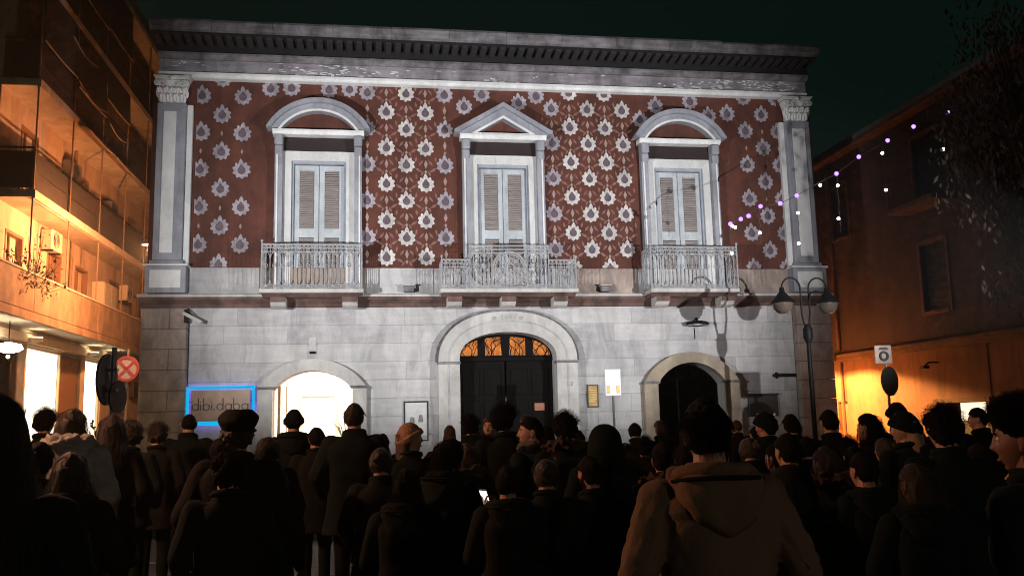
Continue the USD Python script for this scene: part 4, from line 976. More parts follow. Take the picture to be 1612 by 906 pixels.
# no stopping sign in the left alley
s2 = sign_post('no_stopping_sign', 'round no stopping sign with red ring and red cross, half behind the left pier', -10.35, 2.5, 3.9)
d2, put2 = disc(-10.35, 2.44, 3.34, .36, math.radians(-12), s2, sign_blue, sign_back, fs=-1)
obj('red_ring', put2(lathe([(.29, 0), (.36, 0), (.36, .008), (.29, .008), (.29, 0)], (0, 0, 0), 28).apply_transform(trimesh.transformations.rotation_matrix(PI/2, [1, 0, 0])).apply_translation([0, -.017, 0])), sign_red, d2)
for a in (45, -45):
    b = pbox(-.30, .30, -.024, -.018 if a > 0 else -.019, -.035, .035); b.apply_transform(trimesh.transformations.rotation_matrix(math.radians(a), [0, 1, 0])); obj('red_bar', put2(b), sign_red, d2)
# dark backs of two signs on one pole, left
s3 = sign_post('turned_sign', 'dark turned-away round signs stacked on a pole left of the palazzo', -6.56, -12.7, 2.62)
disc(-6.62, -12.74, 2.24, .30, math.radians(84), s3, sign_red, sign_back); disc(-6.52, -12.64, 2.04, .19, math.radians(76), s3, sign_blue, sign_back, name='small_disc')
obj('clamp', [cbox(-6.61, -6.51, -12.75, -12.66, z, z+.03, .004) for z in (2.1, 2.34)], metal_grey, s3)
s4 = sign_post('one_way_sign', 'dark round sign below a pale square plate on a pole at the right', 7.25, -6.2, 3.05)
disc(7.27, -6.25, 2.30, .31, math.radians(27), s4, sign_blue, sign_back)
obj('square_plate', cbox(6.97, 7.36, -6.27, -6.24, 2.67, 3.06, .012), mat('grey_plate', (.34, .25, .2), .5, .2, 8), s4)
obj('plate_symbol', [tube([(7.17+.085*math.cos(t), -6.278, 2.83+.085*math.sin(t)) for t in np.linspace(0, 2*PI, 19)], .03, 5)], black_mat, s4)
obj('plate_mark', [ext_y(Polygon([(7.05, 2.96), (7.29, 2.96), (7.25, 3.02), (7.09, 3.02)]), -6.275, -6.2705)], sign_back, s4)

# ------------------------------------------------------------------ strings of small lights
def light_string(label, path, bulbs, drops):
    t = thing('light_string', label, 'string lights', path[0], group=None)
    obj('cable', tube([np.array(path[0])]+[np.array(p) for p in path[1:]], .008, 4), wire_mat, t)
    for (p, col) in bulbs: obj('bulb', sph(p, .038 if col == 'w' else .052, 2), led_white if col == 'w' else led_violet, t, smooth=True)
    for d in drops: obj('drop_cable', tube([(d[0]+.015*math.sin(k*2.1), d[1], d[2]+(d[3]-d[2])*k/8) for k in range(9)], .007, 4), globe_mat, t)
main = [(4.88, -4, 6.18), (5.67, -4, 6.62), (6.18, -4, 6.70), (6.62, -4, 6.9), (7.2, -4, 7.22), (7.7, -4, 7.47), (8.33, -4, 7.91), (9.14, -4, 8.35), (9.88, -4, 8.73), (10.86, -4, 9.13), (11.6, -4, 9.5)]
light_string('violet string of lights rising from the red wall to the right house', main,
    [(p, 'v') for p in main[:4]] + [(main[5], 'v'), (main[6], 'v'), (main[7], 'v'), (main[8], 'v'), (main[9], 'v')] + [((q[0]+.05, q[1], q[2]-.05), 'w') for q in (main[0], main[4])] +
    [((5.15, -4, 6.3), 'v'), ((5.35, -4, 6.38), 'v'), ((5.0, -4, 6.1), 'w')] +
    [(p, 'w') for p in ((7.71, -4, 7.17), (7.66, -4, 6.34), (8.97, -4, 8.02), (8.98, -4, 7.08), (10.64, -4, 8.16), (5.61, -4, 5.97), (4.87, -4, 5.47), (6.62, -4, 6.47), (6.58, -4, 5.72))],
    [(7.7, -4, 7.47, 6.0), (8.98, -4, 8.3, 6.6), (10.66, -4, 9.05, 7.4), (5.62, -4, 6.6, 5.7), (4.87, -4, 6.15, 5.3), (6.61, -4, 6.88, 5.5)])
c2 = [(11.9, -5.0, 9.6), (12.02, -5.0, 9.2), (12.1, -5.0, 8.3)]
light_string('two single white hanging bulbs near the right edge, by the tree', [(10.4, -6.6, 9.0), (10.9, -6.6, 8.95), (11.4, -6.6, 9.0)], [((10.55, -6.6, 8.6), 'w'), ((10.6, -6.6, 7.62), 'w')], [(10.55, -6.6, 9.0, 8.3), (10.6, -6.6, 8.0, 7.2)])
# ------------------------------------------------------------------ people
def cloth(name, col, var=.35, rough=.9, scale=9.0, bump=.25):
    return mat('cloth_'+name, col, rough, var, scale, bump, 90, spec=.2)
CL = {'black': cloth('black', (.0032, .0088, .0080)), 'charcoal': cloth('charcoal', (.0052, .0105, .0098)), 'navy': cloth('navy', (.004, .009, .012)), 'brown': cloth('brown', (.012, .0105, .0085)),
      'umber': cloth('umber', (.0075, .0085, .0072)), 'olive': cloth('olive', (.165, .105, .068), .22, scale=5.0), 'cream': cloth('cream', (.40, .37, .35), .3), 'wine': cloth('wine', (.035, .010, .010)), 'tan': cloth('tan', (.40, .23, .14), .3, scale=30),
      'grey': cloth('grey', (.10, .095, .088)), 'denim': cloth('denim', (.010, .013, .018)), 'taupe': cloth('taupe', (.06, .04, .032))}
SK = [mat('skin_c', (.20, .10, .065), .55, .12, 14, .1, 120), mat('skin_a', (.46, .25, .17), .5, .12, 14, .1, 120), mat('skin_b', (.38, .20, .13), .5, .12, 14, .1, 120)]
HR = {'black': mat('hair_black', (.0062, .0058, .0055), .7, .25, 30, .5, 160, spec=.15, stretch=(1, 1, .12)), 'brown': mat('hair_brown', (.030, .017, .010), .45, .4, 30, .5, 160, stretch=(1, 1, .12)), 'chestnut': mat('hair_chestnut', (.06, .030, .016), .45, .4, 30, .5, 160, stretch=(1, 1, .12)),
      'blonde': mat('hair_blonde', (.42, .27, .15), .45, .35, 30, .5, 160, stretch=(1, 1, .12))}
eye_white = mat('eye_white', (.6, .58, .55), .25, .05, 5); eye_dark = mat('eye_dark', (.015, .01, .008), .2, .1, 5); lip_mat = mat('lips', (.30, .11, .09), .45, .1, 20)
shoe_mat = mat('shoe_leather', (.008, .0075, .007), .5, .3, 9)

def mani(m):
    m = tm(m); return m3.Manifold(m3.Mesh(vert_properties=np.asarray(m.vertices, np.float32), tri_verts=np.asarray(m.faces, np.uint32)))
_SPH = {}
def ball(c, r, n=10):
    if n not in _SPH: _SPH[n] = np.array(trimesh.creation.icosphere(1 if n <= 10 else 2).vertices)
    return np.asarray(c, float) + _SPH[n]*np.asarray(r, float)
def hull(*balls): return m3.Manifold.hull_points(np.vstack(balls))
def chain(pts, rs): return [hull(ball(pts[i], rs[i]), ball(pts[i+1], rs[i+1])) for i in range(len(pts)-1)]
def union(L): return m3.Manifold.batch_boolean(L, m3.OpType.Add)
def soft(man, edge, it=8):
    t = tm(man.refine_to_length(edge)); t.merge_vertices(); trimesh.smoothing.filter_taubin(t, lamb=.5, nu=.53, iterations=it); return t
def folds(t, amp, seed, freq=(7, 7, 2.6), wmin=None):
    v = np.array(t.vertices); n = np.array(t.vertex_normals)
    d = meshkit.fbm(v*np.array(freq) + seed*3.17, 3, seed) - .5
    d2 = np.abs(meshkit.fbm(v*np.array([3.2, 3.2, 6.5]) + seed*1.7, 2, seed+5) - .5)
    t.vertices = v + n*(amp*(1.6*d - 1.2*d2))[:, None]
    return t
def sm(a, b, x): t = np.clip((x-a)/(b-a), 0, 1); return t*t*(3-2*t)
_ICO = {k: trimesh.creation.icosphere(k) for k in (3, 4, 5)}
def head_base(d):
    x, y, z = d.T
    lo = sm(.05, -1.0, z)
    wx = .0765*(1 - .30*lo); fy = .094*(1-.06*lo); byy = .104*(1 - .48*sm(0, -.8, z))
    return np.stack([x*wx, np.where(y > 0, y*fy, y*byy) + .012*lo, np.where(z > 0, z*.112, z*.122)], 1)
def head_mesh(level, seed):
    ico = _ICO[level]; d = np.array(ico.vertices); p = head_base(d); x, y, z = p.T
    f = sm(.0, .05, y)
    g = lambda cx, cz, sx, sz: np.exp(-((np.abs(x)-cx)/sx)**2 - ((z-cz)/sz)**2)
    r = np.random.default_rng(seed)
    dy = .020*g(0, -.020, .011, .014) + .012*g(0, .004, .008, .022) - .011*g(.031, .012, .015, .011) + .006*g(.028, .031, .022, .008) + .006*g(0, -.058, .02, .006) + .005*g(0, -.069, .017, .006) - .004*g(0, -.0635, .018, .0025) + .010*g(0, -.098, .020, .016) - .005*g(0, -.083, .02, .006) + .004*g(.042, -.02, .016, .018)
    p = p + np.stack([np.zeros_like(x), f*dy*(1+r.uniform(-.12, .12)), np.zeros_like(x)], 1)
    return trimesh.Trimesh(p, ico.faces, process=False)
HEADS = {}
def hair_shell(style, seed, level=4):
    ico = _ICO[level]; d = np.array(ico.vertices); p = head_base(d); x, y, z = p.T
    line = np.interp(y, [-.11, -.05, -.035, -.018, .02, .04, .07, .095], [-.092, -.082, -.03, .022, .030, .036, .062, .07]) + .016*(meshkit.noise(d*9 + seed, seed+11) - .5)
    nn = meshkit.fbm(d*5 + seed, 3, seed) - .5; n2 = meshkit.fbm(d*np.array([16, 16, 7]) + seed, 2, seed+3) - .5
    if style == 'bald': off = .0045 + .002*nn; m = sm(-.008, .012, z-line)
    elif style == 'curly': off = .030 + .05*nn + .035*n2; m = sm(-.012, .012, z-line+.01)
    elif style in ('long', 'bun', 'tail'): off = .019 + .012*nn + .005*n2; m = sm(-.012, .012, z - np.interp(y, [-.11, -.0, .03, .06, .09], [-.14, -.14, -.05, .045, .066]))
    elif style == 'beanie': 
        zl = np.interp(y, [-.1, .09], [-.045, .035]); m = sm(-.006, .004, z-zl)
        az = np.arctan2(y, x); off = .026 + .010*sm(.05, .035, z-zl)*sm(-.01, .0, z-zl) + .0022*np.sin(46*az)*sm(.11, .06, z) + .012*sm(.07, .11, z) + .006*nn
    elif style == 'beret': zl = np.interp(y, [-.1, .09], [.0, .04]); m = sm(-.006, .004, z-zl); off = .024 + .065*sm(.01, .045, z-zl)*(1-sm(.09, .113, z)) + .006*nn
    elif style == 'cap': zl = np.interp(y, [-.1, .09], [.0, .045]); m = sm(-.006, .004, z-zl); off = .015 + .02*sm(.02, .06, z)*(1-sm(.09, .11, z)) + .004*nn
    else: off = .017 + .016*nn + .007*n2 + .010*sm(.07, .12, z); m = sm(-.012, .012, z-line)
    o = off*m - .012*(1-m)
    u = p/np.linalg.norm(p, axis=1, keepdims=True)
    return trimesh.Trimesh(p + u*o[:, None], ico.faces, process=False)
def ring_loft(rings, seg=28):
    """rings: (z, half width, half depth, y centre, exponent)"""
    V = []
    for (z, w, dp, yo, e) in rings:
        for k in range(seg):
            a = 2*PI*k/seg; c, s = math.cos(a), math.sin(a)
            V.append((w*math.copysign(abs(c)**(2/e), c), yo + dp*math.copysign(abs(s)**(2/e), s), z))
    n = len(rings); F = []
    for i in range(n-1):
        for k in range(seg):
            a, b = i*seg+k, i*seg+(k+1) % seg; F += [(a, b, b+seg), (a, b+seg, a+seg)]
    V += [(0, rings[0][3], rings[0][0]), (0, rings[-1][3], rings[-1][0])]; c0 = n*seg
    for k in range(seg):
        F += [(c0, (k+1) % seg, k), (c0+1, (n-1)*seg+k, (n-1)*seg+(k+1) % seg)]
    m = trimesh.Trimesh(np.array(V), np.array(F), process=False)
    if m.volume < 0: m.invert()
    return m
def mane(length, wide, seed):
    zs = np.linspace(.06, -length, 11); R = []
    for i, z in enumerate(zs):
        t = i/10
        R.append((z, .066+.020*math.sin(PI*min(1, t*1.1))*wide+.012*wide*t, .062-.012*t, -.055-.035*t, 2.3))
    t = tm(mani(ring_loft(R[::-1], 30)).refine_to_length(.022)); v = np.array(t.vertices); n = np.array(t.vertex_normals)
    d = meshkit.fbm(v*np.array([34, 34, 5]) + seed, 3, seed) - .5; d2 = meshkit.fbm(v*np.array([9, 9, 4]) + seed, 2, seed+9) - .5
    t.vertices = v + n*(.016*d + .030*d2)[:, None]; return t
def hand(curl=.5):
    P = [hull(ball((0, -.024, -.005), .016), ball((0, .024, -.005), .016), ball((0, .032, -.085), .0135), ball((0, -.032, -.078), .012))]
    for (y, z, L) in ((.030, -.088, .072), (.010, -.092, .080), (-.011, -.090, .074), (-.030, -.082, .058)):
        a = np.array([0, y, z]); th = .25+curl*.7; pts = [a]
        for q, l in enumerate((.45, .32, .25)):
            pts.append(pts[-1] + L*l*np.array([-math.sin(th), 0, -math.cos(th)])); th += curl*.75
        P += chain(pts, [.0098, .0090, .0082, .0070])
    P += chain([(0, .024, -.02), (-.010, .052, -.048), (-.018, .060, -.078), (-.024, .058, -.098)], [.014, .0115, .0100, .0080])
    return union(P)
HAND = {}
def placed_hand(elbow, wrist, side, curl, roll=0.0):
    if curl not in HAND: HAND[curl] = tm(soft(hand(curl), .006, 4))
    m = HAND[curl].copy()
    if side < 0: m.vertices = m.vertices*[-1, 1, 1]; m.invert()
    d = np.array(wrist, float)-elbow; d /= np.linalg.norm(d)
    z = -d; y = np.array([0, 1.0, 0]) - d*d[1]
    if np.linalg.norm(y) < .3: y = np.array([0, 0, 1.0]) - d*d[2]
    y /= np.linalg.norm(y); x = np.cross(y, z); R = np.eye(4); R[:3, 0], R[:3, 1], R[:3, 2] = x, y, z
    m.apply_transform(trimesh.transformations.rotation_matrix(roll, [0, 0, 1])); m.apply_transform(R); m.apply_translation(np.array(wrist)+d*.012)
    return m
POSE = {'pocket': ((.285, -.065, 1.15), (.235, .10, .985)), 'down': ((.262, -.03, 1.12), (.268, .04, .865)), 'folded': ((.265, .03, 1.13), (.06, .215, 1.12)), 'phone': ((.245, .07, 1.14), (.085, .31, 1.235)), 'raise': ((.26, .17, 1.20), (.10, .36, 1.42))}
def person(label, x, y, h, yaw=0.0, head=0.0, nod=0.0, hair='short', hcol='black', coat='black', hem=.78, bulk=1.0, pose='pocket', legs='black', fine=False, quilt=False, hood=None, scarf=None, hat=None, pack=None, female=False, seed=1, skin=0, group=None, lean=0.0, stride=.0, edge=None):
    zg = .12 if pave_poly.contains(Point(x, y)) else 0.0
    t = thing('person', label, 'person', (x, y, zg), yaw, scale=h/1.75)
    loc = dict(local=True)
    rr_ = np.random.default_rng(seed*31+5)
    if not fine: head += rr_.uniform(-.28, .28); nod += rr_.uniform(-.10, .12)
    B = bulk*(.93 if female else 1.0)
    sw = .97 if not female else .90
    e = edge or (.022 if fine else .045)
    arms = {}
    pz = {1: pose, -1: pose} if isinstance(pose, str) else {1: pose[1], -1: pose[0]}
    for s in (1, -1):
        el, wr = POSE[pz[s]]
        arms[s] = [np.array([s*.198*sw, -.012, 1.405]), np.array([s*el[0]*(.5+.5*B), el[1], el[2]]), np.array([s*wr[0]*(.4+.6*B), wr[1], wr[2]])]
    # trousers, shoes
    L = []; shoes = []
    for s in (1, -1):
        dy = s*stride
        kx = s*.098
        L += chain([(s*.085, -.01, .93), (kx, .02+dy*.5, .50), (kx, -.01+dy, .11)], [.105, .074, .060])
        shoes.append(soft(union([hull(ball((kx, -.05+dy, .05), (.042, .045, .05)), ball((kx, .02+dy, .055), (.045, .05, .05)), ball((kx*1.1, .14+dy, .03), (.043, .055, .03)))]), .04, 2))
    L.append(hull(ball((-.06, -.01, .95), (.12, .12, .10)), ball((.06, -.01, .95), (.12, .12, .10))))
    obj('trousers', folds(soft(union(L), .05, 5), .012, seed, (8, 8, 5)), CL[legs], t, smooth=True, **loc)
    for q in shoes: obj('shoe', q, shoe_mat, t, smooth=True, **loc)
    # one continuous body: head, neck, trunk, arms, hands
    lv = 5 if fine else 4 if head or nod or fine else 3
    key = (lv, seed % 5)
    if key not in HEADS: HEADS[key] = head_mesh(lv, seed % 5)
    HM = trimesh.transformations.translation_matrix([0, .025, 1.63]) @ trimesh.transformations.rotation_matrix(head, [0, 0, 1]) @ trimesh.transformations.rotation_matrix(nod, [1, 0, 0])
    hd = HEADS[key].copy(); hd.apply_transform(HM)
    ears = []
    for s in (1, -1):
        em = soft(union([hull(ball((s*.079, -.008, .018), (.007, .017, .017)), ball((s*.083, -.015, .006), (.006, .014, .021)), ball((s*.073, .0, -.026), (.006, .010, .013)))]), .012, 2); em.apply_transform(HM); ears.append(mani(em))
    bodyp = [mani(hd)] + ears + chain([(0, -.03, 1.30), (0, -.018, 1.46), (0, .008, 1.58)], [.09, .066, .058]) + [hull(ball((0, 0, 1.0), (.13, .09, .1)), ball((0, -.01, 1.33), (.15, .09, .1)))]
    for s in (1, -1):
        a = arms[s]; bodyp += chain(a, [.045, .036, .028])
        if pz[s] in ('down', 'phone', 'raise', 'folded'): bodyp.append(mani(placed_hand(a[1], a[2], s, .45 if pz[s] == 'down' else .8)))
    for s in (1, -1): bodyp += chain([(s*.085, -.01, .95), (s*.098, .02+s*stride*.5, .50), (s*.098, -.01+s*stride, .08)], [.07, .05, .035])
    bd = obj('body', union(bodyp), SK[skin+1], t, smooth=50, **loc)
    def hp(m): m.apply_transform(HM); return m
    for s in (1, -1):
        obj('eye', hp(sph((s*.031, .0745, .012), .0125, 1)), eye_white, bd, smooth=True, **loc)
        obj('iris', hp(sph((s*.031, .0835, .012), .0058, 1)), eye_dark, bd, smooth=True, **loc)
        obj('eyebrow', hp(tube([(s*.016, .091, .029), (s*.030, .090, .035), (s*.046, .080, .030)], [.003, .004, .002], 5)), HR[hcol], bd, **loc)
    obj('lips', hp(tube([(-.021, .083, -.0645), (-.010, .0925, -.062), (.0, .094, -.0635), (.010, .0925, -.062), (.021, .083, -.0645)], [.002, .005, .0055, .005, .002], 6)), lip_mat, bd, smooth=True, **loc)
    # hair and hats
    if not fine and hair not in ('bald',) and not hat and hood != 'up' and y < -12: want_strands = 700
    else: want_strands = 0
    base = {'beanie': 'short', 'cap': 'short'}.get(hair, hair)
    hs = hair_shell(base, seed, 5 if fine else 4); hr = obj('hair', hp(hs), HR[hcol], t, smooth=True, **loc)
    if hair in ('long',): obj('hair_length', hp(mane(.36, 1.0, seed)), HR[hcol], hr, smooth=True, **loc)
    if hair == 'bob': obj('hair_length', hp(mane(.20, 1.1, seed)), HR[hcol], hr, smooth=True, **loc)
    if hair == 'bun': obj('hair_bun', hp(folds(soft(union([hull(ball((0, -.12, .07), .05), ball((0, -.13, .06), .045))]), .015, 2), .02, seed, (40, 40, 40))), HR[hcol], hr, smooth=True, **loc)
    if hat:
        kind, cm = hat
        hm_ = obj('hat', hp(hair_shell(kind, seed, 5)), CL[cm], t, smooth=True, **loc)
        if kind == 'cap': obj('cap_peak', hp(soft(union([hull(ball((-.05, .09, .05), (.02, .02, .008)), ball((.05, .09, .05), (.02, .02, .008)), ball((0, .15, .04), (.04, .02, .006)))]), .02, 3)), CL[cm], hm_, smooth=True, **loc)
        if kind == 'beanie' and cm == 'tan': pass
    if want_strands: strands(t, 'loose_hair', want_strands, .30 if hair in ('long', 'bob') else .05, seed, style='long' if hair in ('long', 'bob') else 'curly' if hair == 'curly' else 'short', mtl=HR[hcol], Hm=HM)
    # coat: trunk loft and sleeves as one surface
    fl_ = .03 if hem < .8 else .0
    R = [(hem, (.205+fl_)*B, (.155+fl_*.6)*B, -.005, 2.5), (hem+.012, (.208+fl_)*B, (.158+fl_*.6)*B, -.005, 2.5)]
    for (z, w, dp, yo) in ((.90, .205, .155, -.008), (1.0, .198, .148, -.008), (1.10, .192 if not female else .178, .142, -.01), (1.20, .204, .15, -.012), (1.30, .214, .152, -.014), (1.37, .212, .142, -.018), (1.415, .188, .122, -.022), (1.445, .145, .104, -.022), (1.468, .108, .092, -.018), (1.50, .090, .086, -.012), (1.535, .088, .084, -.004)):
        if z > hem+.05: R.append((z, w*B*(sw if z > 1.15 else 1), dp*B, yo, 2.5))
    parts = [mani(ring_loft(R))]
    for s in (1, -1):
        a = arms[s]; parts += chain(a, [.083*B, .068*B, .052*B])
        parts.append(hull(ball(a[0], .083*B), ball(a[0]*[.55, 1, 1]+[0, 0, -.03], (.09*B, .085*B, .09*B))))
    ct = soft(union(parts), e, 9 if fine else 6)
    if quilt:
        v = np.array(ct.vertices); n = np.array(ct.vertex_normals); ct.vertices = v + n*(.012*np.abs(np.sin(v[:, 2]*PI/.085))**.6)[:, None]
    folds(ct, .013 if fine else .024, seed)
    if fine:
        v = np.array(ct.vertices); n = np.array(ct.vertex_normals); a_ = meshkit.fbm(v*np.array([5, 5, 13]) + seed*2.3 + 3*meshkit.noise(v*4.0, seed)[:, None], 3, seed+21) - .5
        ct.vertices = v - n*(.009*np.maximum(0, .12-np.abs(a_))/.12*sm(.10, .22, np.abs(v[:, 0])+.05))[:, None]
    co = obj('coat', ct, CL[coat], t, smooth=True, **loc)
    if not hood:
        obj('collar', folds(soft(union(chain([(.085*math.cos(a), -.008+.082*math.sin(a), 1.505+.02*math.sin(a)*-1) for a in np.linspace(0, 2*PI, 13)], [.024]*13)), .025, 3), .008, seed, (14, 14, 14)), CL[coat], co, smooth=True, **loc)
    if hood == 'down':
        P = [hull(ball((-.135, -.02, 1.465), .045), ball((-.10, -.13, 1.42), .05)), hull(ball((.135, -.02, 1.465), .045), ball((.10, -.13, 1.42), .05)), hull(ball((-.11, -.12, 1.455), .05), ball((.11, -.12, 1.455), .05), ball((0, -.165, 1.33), .05), ball((-.07, -.155, 1.37), .05), ball((.07, -.155, 1.37), .05), ball((0, -.15, 1.46), .05)),
             hull(ball((-.135, -.02, 1.49), .042), ball((-.10, .07, 1.45), .035)), hull(ball((.135, -.02, 1.49), .042), ball((.10, .07, 1.45), .035))]
        hm_ = folds(soft(union(P), .02 if fine else .03, 9), .022, seed+2, (10, 10, 8))
        ho = obj('hood', hm_, CL[coat], co, smooth=True, **loc)
        obj('hood_seam', tube([(-.165, -.09, 1.475), (-.12, -.165, 1.487), (-.05, -.205, 1.492), (.05, -.207, 1.492), (.12, -.167, 1.487), (.165, -.09, 1.475)], .008, 6), CL['umber' if coat == 'olive' else coat], ho, smooth=True, **loc)
        obj('hood_rim', folds(soft(union(chain([(.125*math.cos(a), -.03+.115*math.sin(a), 1.492-.018*math.sin(a)) for a in np.linspace(.15*PI, -1.15*PI, 15)], [.034]*15)), .02, 4), .014, seed+3, (16, 16, 16)), CL[coat], ho, smooth=True, **loc)
    if hood == 'fur':
        fr = folds(soft(union(chain([(.135*math.cos(a), -.05+.115*math.sin(a), 1.50-.03*math.sin(a)) for a in np.linspace(.2*PI, -1.2*PI, 15)], [.058]*15)), .018, 2), .07, seed+3, (30, 30, 30))
        obj('fur_trim', fr, CL['taupe' if coat != 'cream' else 'cream'], co, smooth=True, **loc)
        obj('hood', folds(soft(union([hull(ball((-.10, -.12, 1.47), .06), ball((.10, -.12, 1.47), .06), ball((0, -.16, 1.34), .06))]), .03, 6), .02, seed), CL[coat], co, smooth=True, **loc)
    if hood == 'up':
        o = hull(ball((0, -.035, 1.665), (.125, .145, .135), 20), ball((0, -.045, 1.58), (.125, .135, .12), 20), ball((0, -.05, 1.47), (.16, .13, .06), 20))
        c = hull(ball((0, .12, 1.66), (.085, .1, .11), 20), ball((0, .14, 1.56), (.08, .1, .08), 20)) + hull(ball((0, .0, 1.64), (.10, .12, .125), 20), ball((0, .0, 1.50), (.09, .10, .1), 20))
        ho = folds(soft(o - c, .025, 4), .016, seed, (9, 9, 6)); ho.apply_translation([0, -.0, -1.55]); ho.apply_transform(trimesh.transformations.rotation_matrix(head*.8, [0, 0, 1])); ho.apply_translation([0, 0, 1.55])
        obj('hood', ho, CL[coat], co, smooth=True, **loc)
    if scarf:
        sc = folds(soft(union(chain([((.098+.012*math.sin(3*a))*math.cos(a), -.0+(.092+.01*math.cos(2*a))*math.sin(a), 1.515+.022*math.sin(2*a+1)) for a in np.linspace(0, 2*PI, 17)], [.042]*17)), .02, 3), .02, seed+4, (22, 22, 22))
        obj('scarf', sc, CL[scarf], t, smooth=True, **loc)
    if pack:
        pk = obj('backpack', folds(soft(union([hull(ball((-.12, -.22, 1.05), (.05, .06, .07)), ball((.12, -.22, 1.05), (.05, .06, .07)), ball((-.11, -.21, 1.36), (.05, .05, .06)), ball((.11, -.21, 1.36), (.05, .05, .06)))]), .035, 4), .015, seed), CL[pack], t, smooth=True, **loc)
        for s in (1, -1): obj('shoulder_strap', tube([(s*.11, -.17, 1.40), (s*.125, -.08, 1.48), (s*.13, .06, 1.44), (s*.13, .135, 1.30)], .02, 6), CL['taupe'], pk, **loc)
    return t
def strands(parent, name, n_, L, seed, cx=(0, 0), style='long', scale=1.0, mtl=None, Hm=None):
    """fine single hairs over a head of hair"""
    r = np.random.default_rng(seed); P, C, Wd = [], [], []
    for _ in range(n_):
        d = r.normal(0, 1, 3); d[2] = abs(d[2])*.9+.05 if style != 'long' else d[2]; d[2] -= .45*(style == 'short' and d[1] < -.9); d /= np.linalg.norm(d)
        if style != 'long' and (d[1] > .55 and d[2] < .6 or (abs(d[0]) > .75 and d[2] < .3)): continue
        if style == 'long' and (d[1] > .35): continue
        p = head_base(d[None])[0]; u = p/np.linalg.norm(p)
        p = p + u*(.014 if style == 'short' else .022)
        pts = [p]
        if style == 'long':
            k = 8; step = L*r.uniform(.6, 1.05)/k; w = r.normal(0, .010, 2)
            for i in range(k):
                q = pts[-1] + np.array([w[0]*(i+1)/k + u[0]*.008*(i < 3), w[1]*(i+1)/k - .006 + u[1]*.008*(i < 3), -step]); 
                rr = math.hypot(q[0], q[1]+.03)
                if rr < .088: q[:2] = np.array([0, -.03]) + (q[:2]-[0, -.03])*(.088/max(rr, 1e-3))
                pts.append(q)
        else:
            t = np.cross(u, r.normal(0, 1, 3)); t /= np.linalg.norm(t); l = L*r.uniform(.5, 1.2)
            for i in range(1, 5):
                a = i/4
                if style == 'curly': pts.append(p + u*l*a + t*l*.5*math.sin(a*4.5))
                else: pts.append(p + u*l*.45*a + (t*.35+np.array([0, -.2, -.75]))*l*a)
        pts = np.array(pts)
        if Hm is not None: pts = pts @ Hm[:3, :3].T + Hm[:3, 3]
        P.append(pts); C.append(len(pts))
    n = numbered(str(parent.GetPath()), name)
    c = UsdGeom.BasisCurves.Define(stage, f'{parent.GetPath()}/{n}')
    c.CreateTypeAttr('linear'); c.CreateCurveVertexCountsAttr(C); c.CreatePointsAttr(Vt.Vec3fArray.FromNumpy(np.vstack(P).astype(np.float32)))
    c.CreateWidthsAttr([.0007 if n_ > 1500 else .0014]); c.SetWidthsInterpolation('constant')
    UsdShade.MaterialBindingAPI.Apply(c.GetPrim()).Bind(mtl); c.GetPrim().SetCustomDataByKey('kind', 'stuff')
    return c
def hm(head=0.0, nod=0.0): return trimesh.transformations.translation_matrix([0, .025, 1.63]) @ trimesh.transformations.rotation_matrix(head, [0, 0, 1]) @ trimesh.transformations.rotation_matrix(nod, [1, 0, 0])
r90 = math.radians
# nearest figures
A = person('near woman with long dark hair, her back filling the far left edge', -4.56, -21.2, 1.75, yaw=r90(8), hair='long', hcol='brown', coat='black', hem=.6, bulk=1.02, fine=True, female=True, seed=3, legs='denim')
strands(A, 'loose_hair', 6500, .46, 5, style='long', mtl=HR['brown'], Hm=hm())
U = person('near man from behind in an olive brown parka with its hood down', -2.34, -20.78, 1.70, yaw=r90(-4), head=r90(-12), hair='short', hcol='black', coat='olive', hem=.72, bulk=1.10, fine=True, hood='down', seed=8, legs='black', pose='pocket')
strands(U, 'loose_hair', 6000, .045, 6, style='short', mtl=HR['black'], Hm=hm(r90(-12)))
Ee = person('near man with curly dark hair at the right edge, face turned left', -1.285, -21.05, 1.655, yaw=r90(22), head=r90(22), nod=r90(-4), hair='curly', hcol='black', coat='black', hem=.76, bulk=1.04, fine=True, seed=11, legs='denim', skin=-1)
strands(Ee, 'loose_hair', 6500, .05, 7, style='curly', mtl=HR['black'], Hm=hm(r90(22)))
person('short person in a brown hooded jacket right beside the parka man', -1.70, -20.05, 1.40, yaw=r90(-10), hair='short', hcol='brown', coat='umber', hem=.74, bulk=1.15, hood='up', seed=12, fine=True, legs='black')
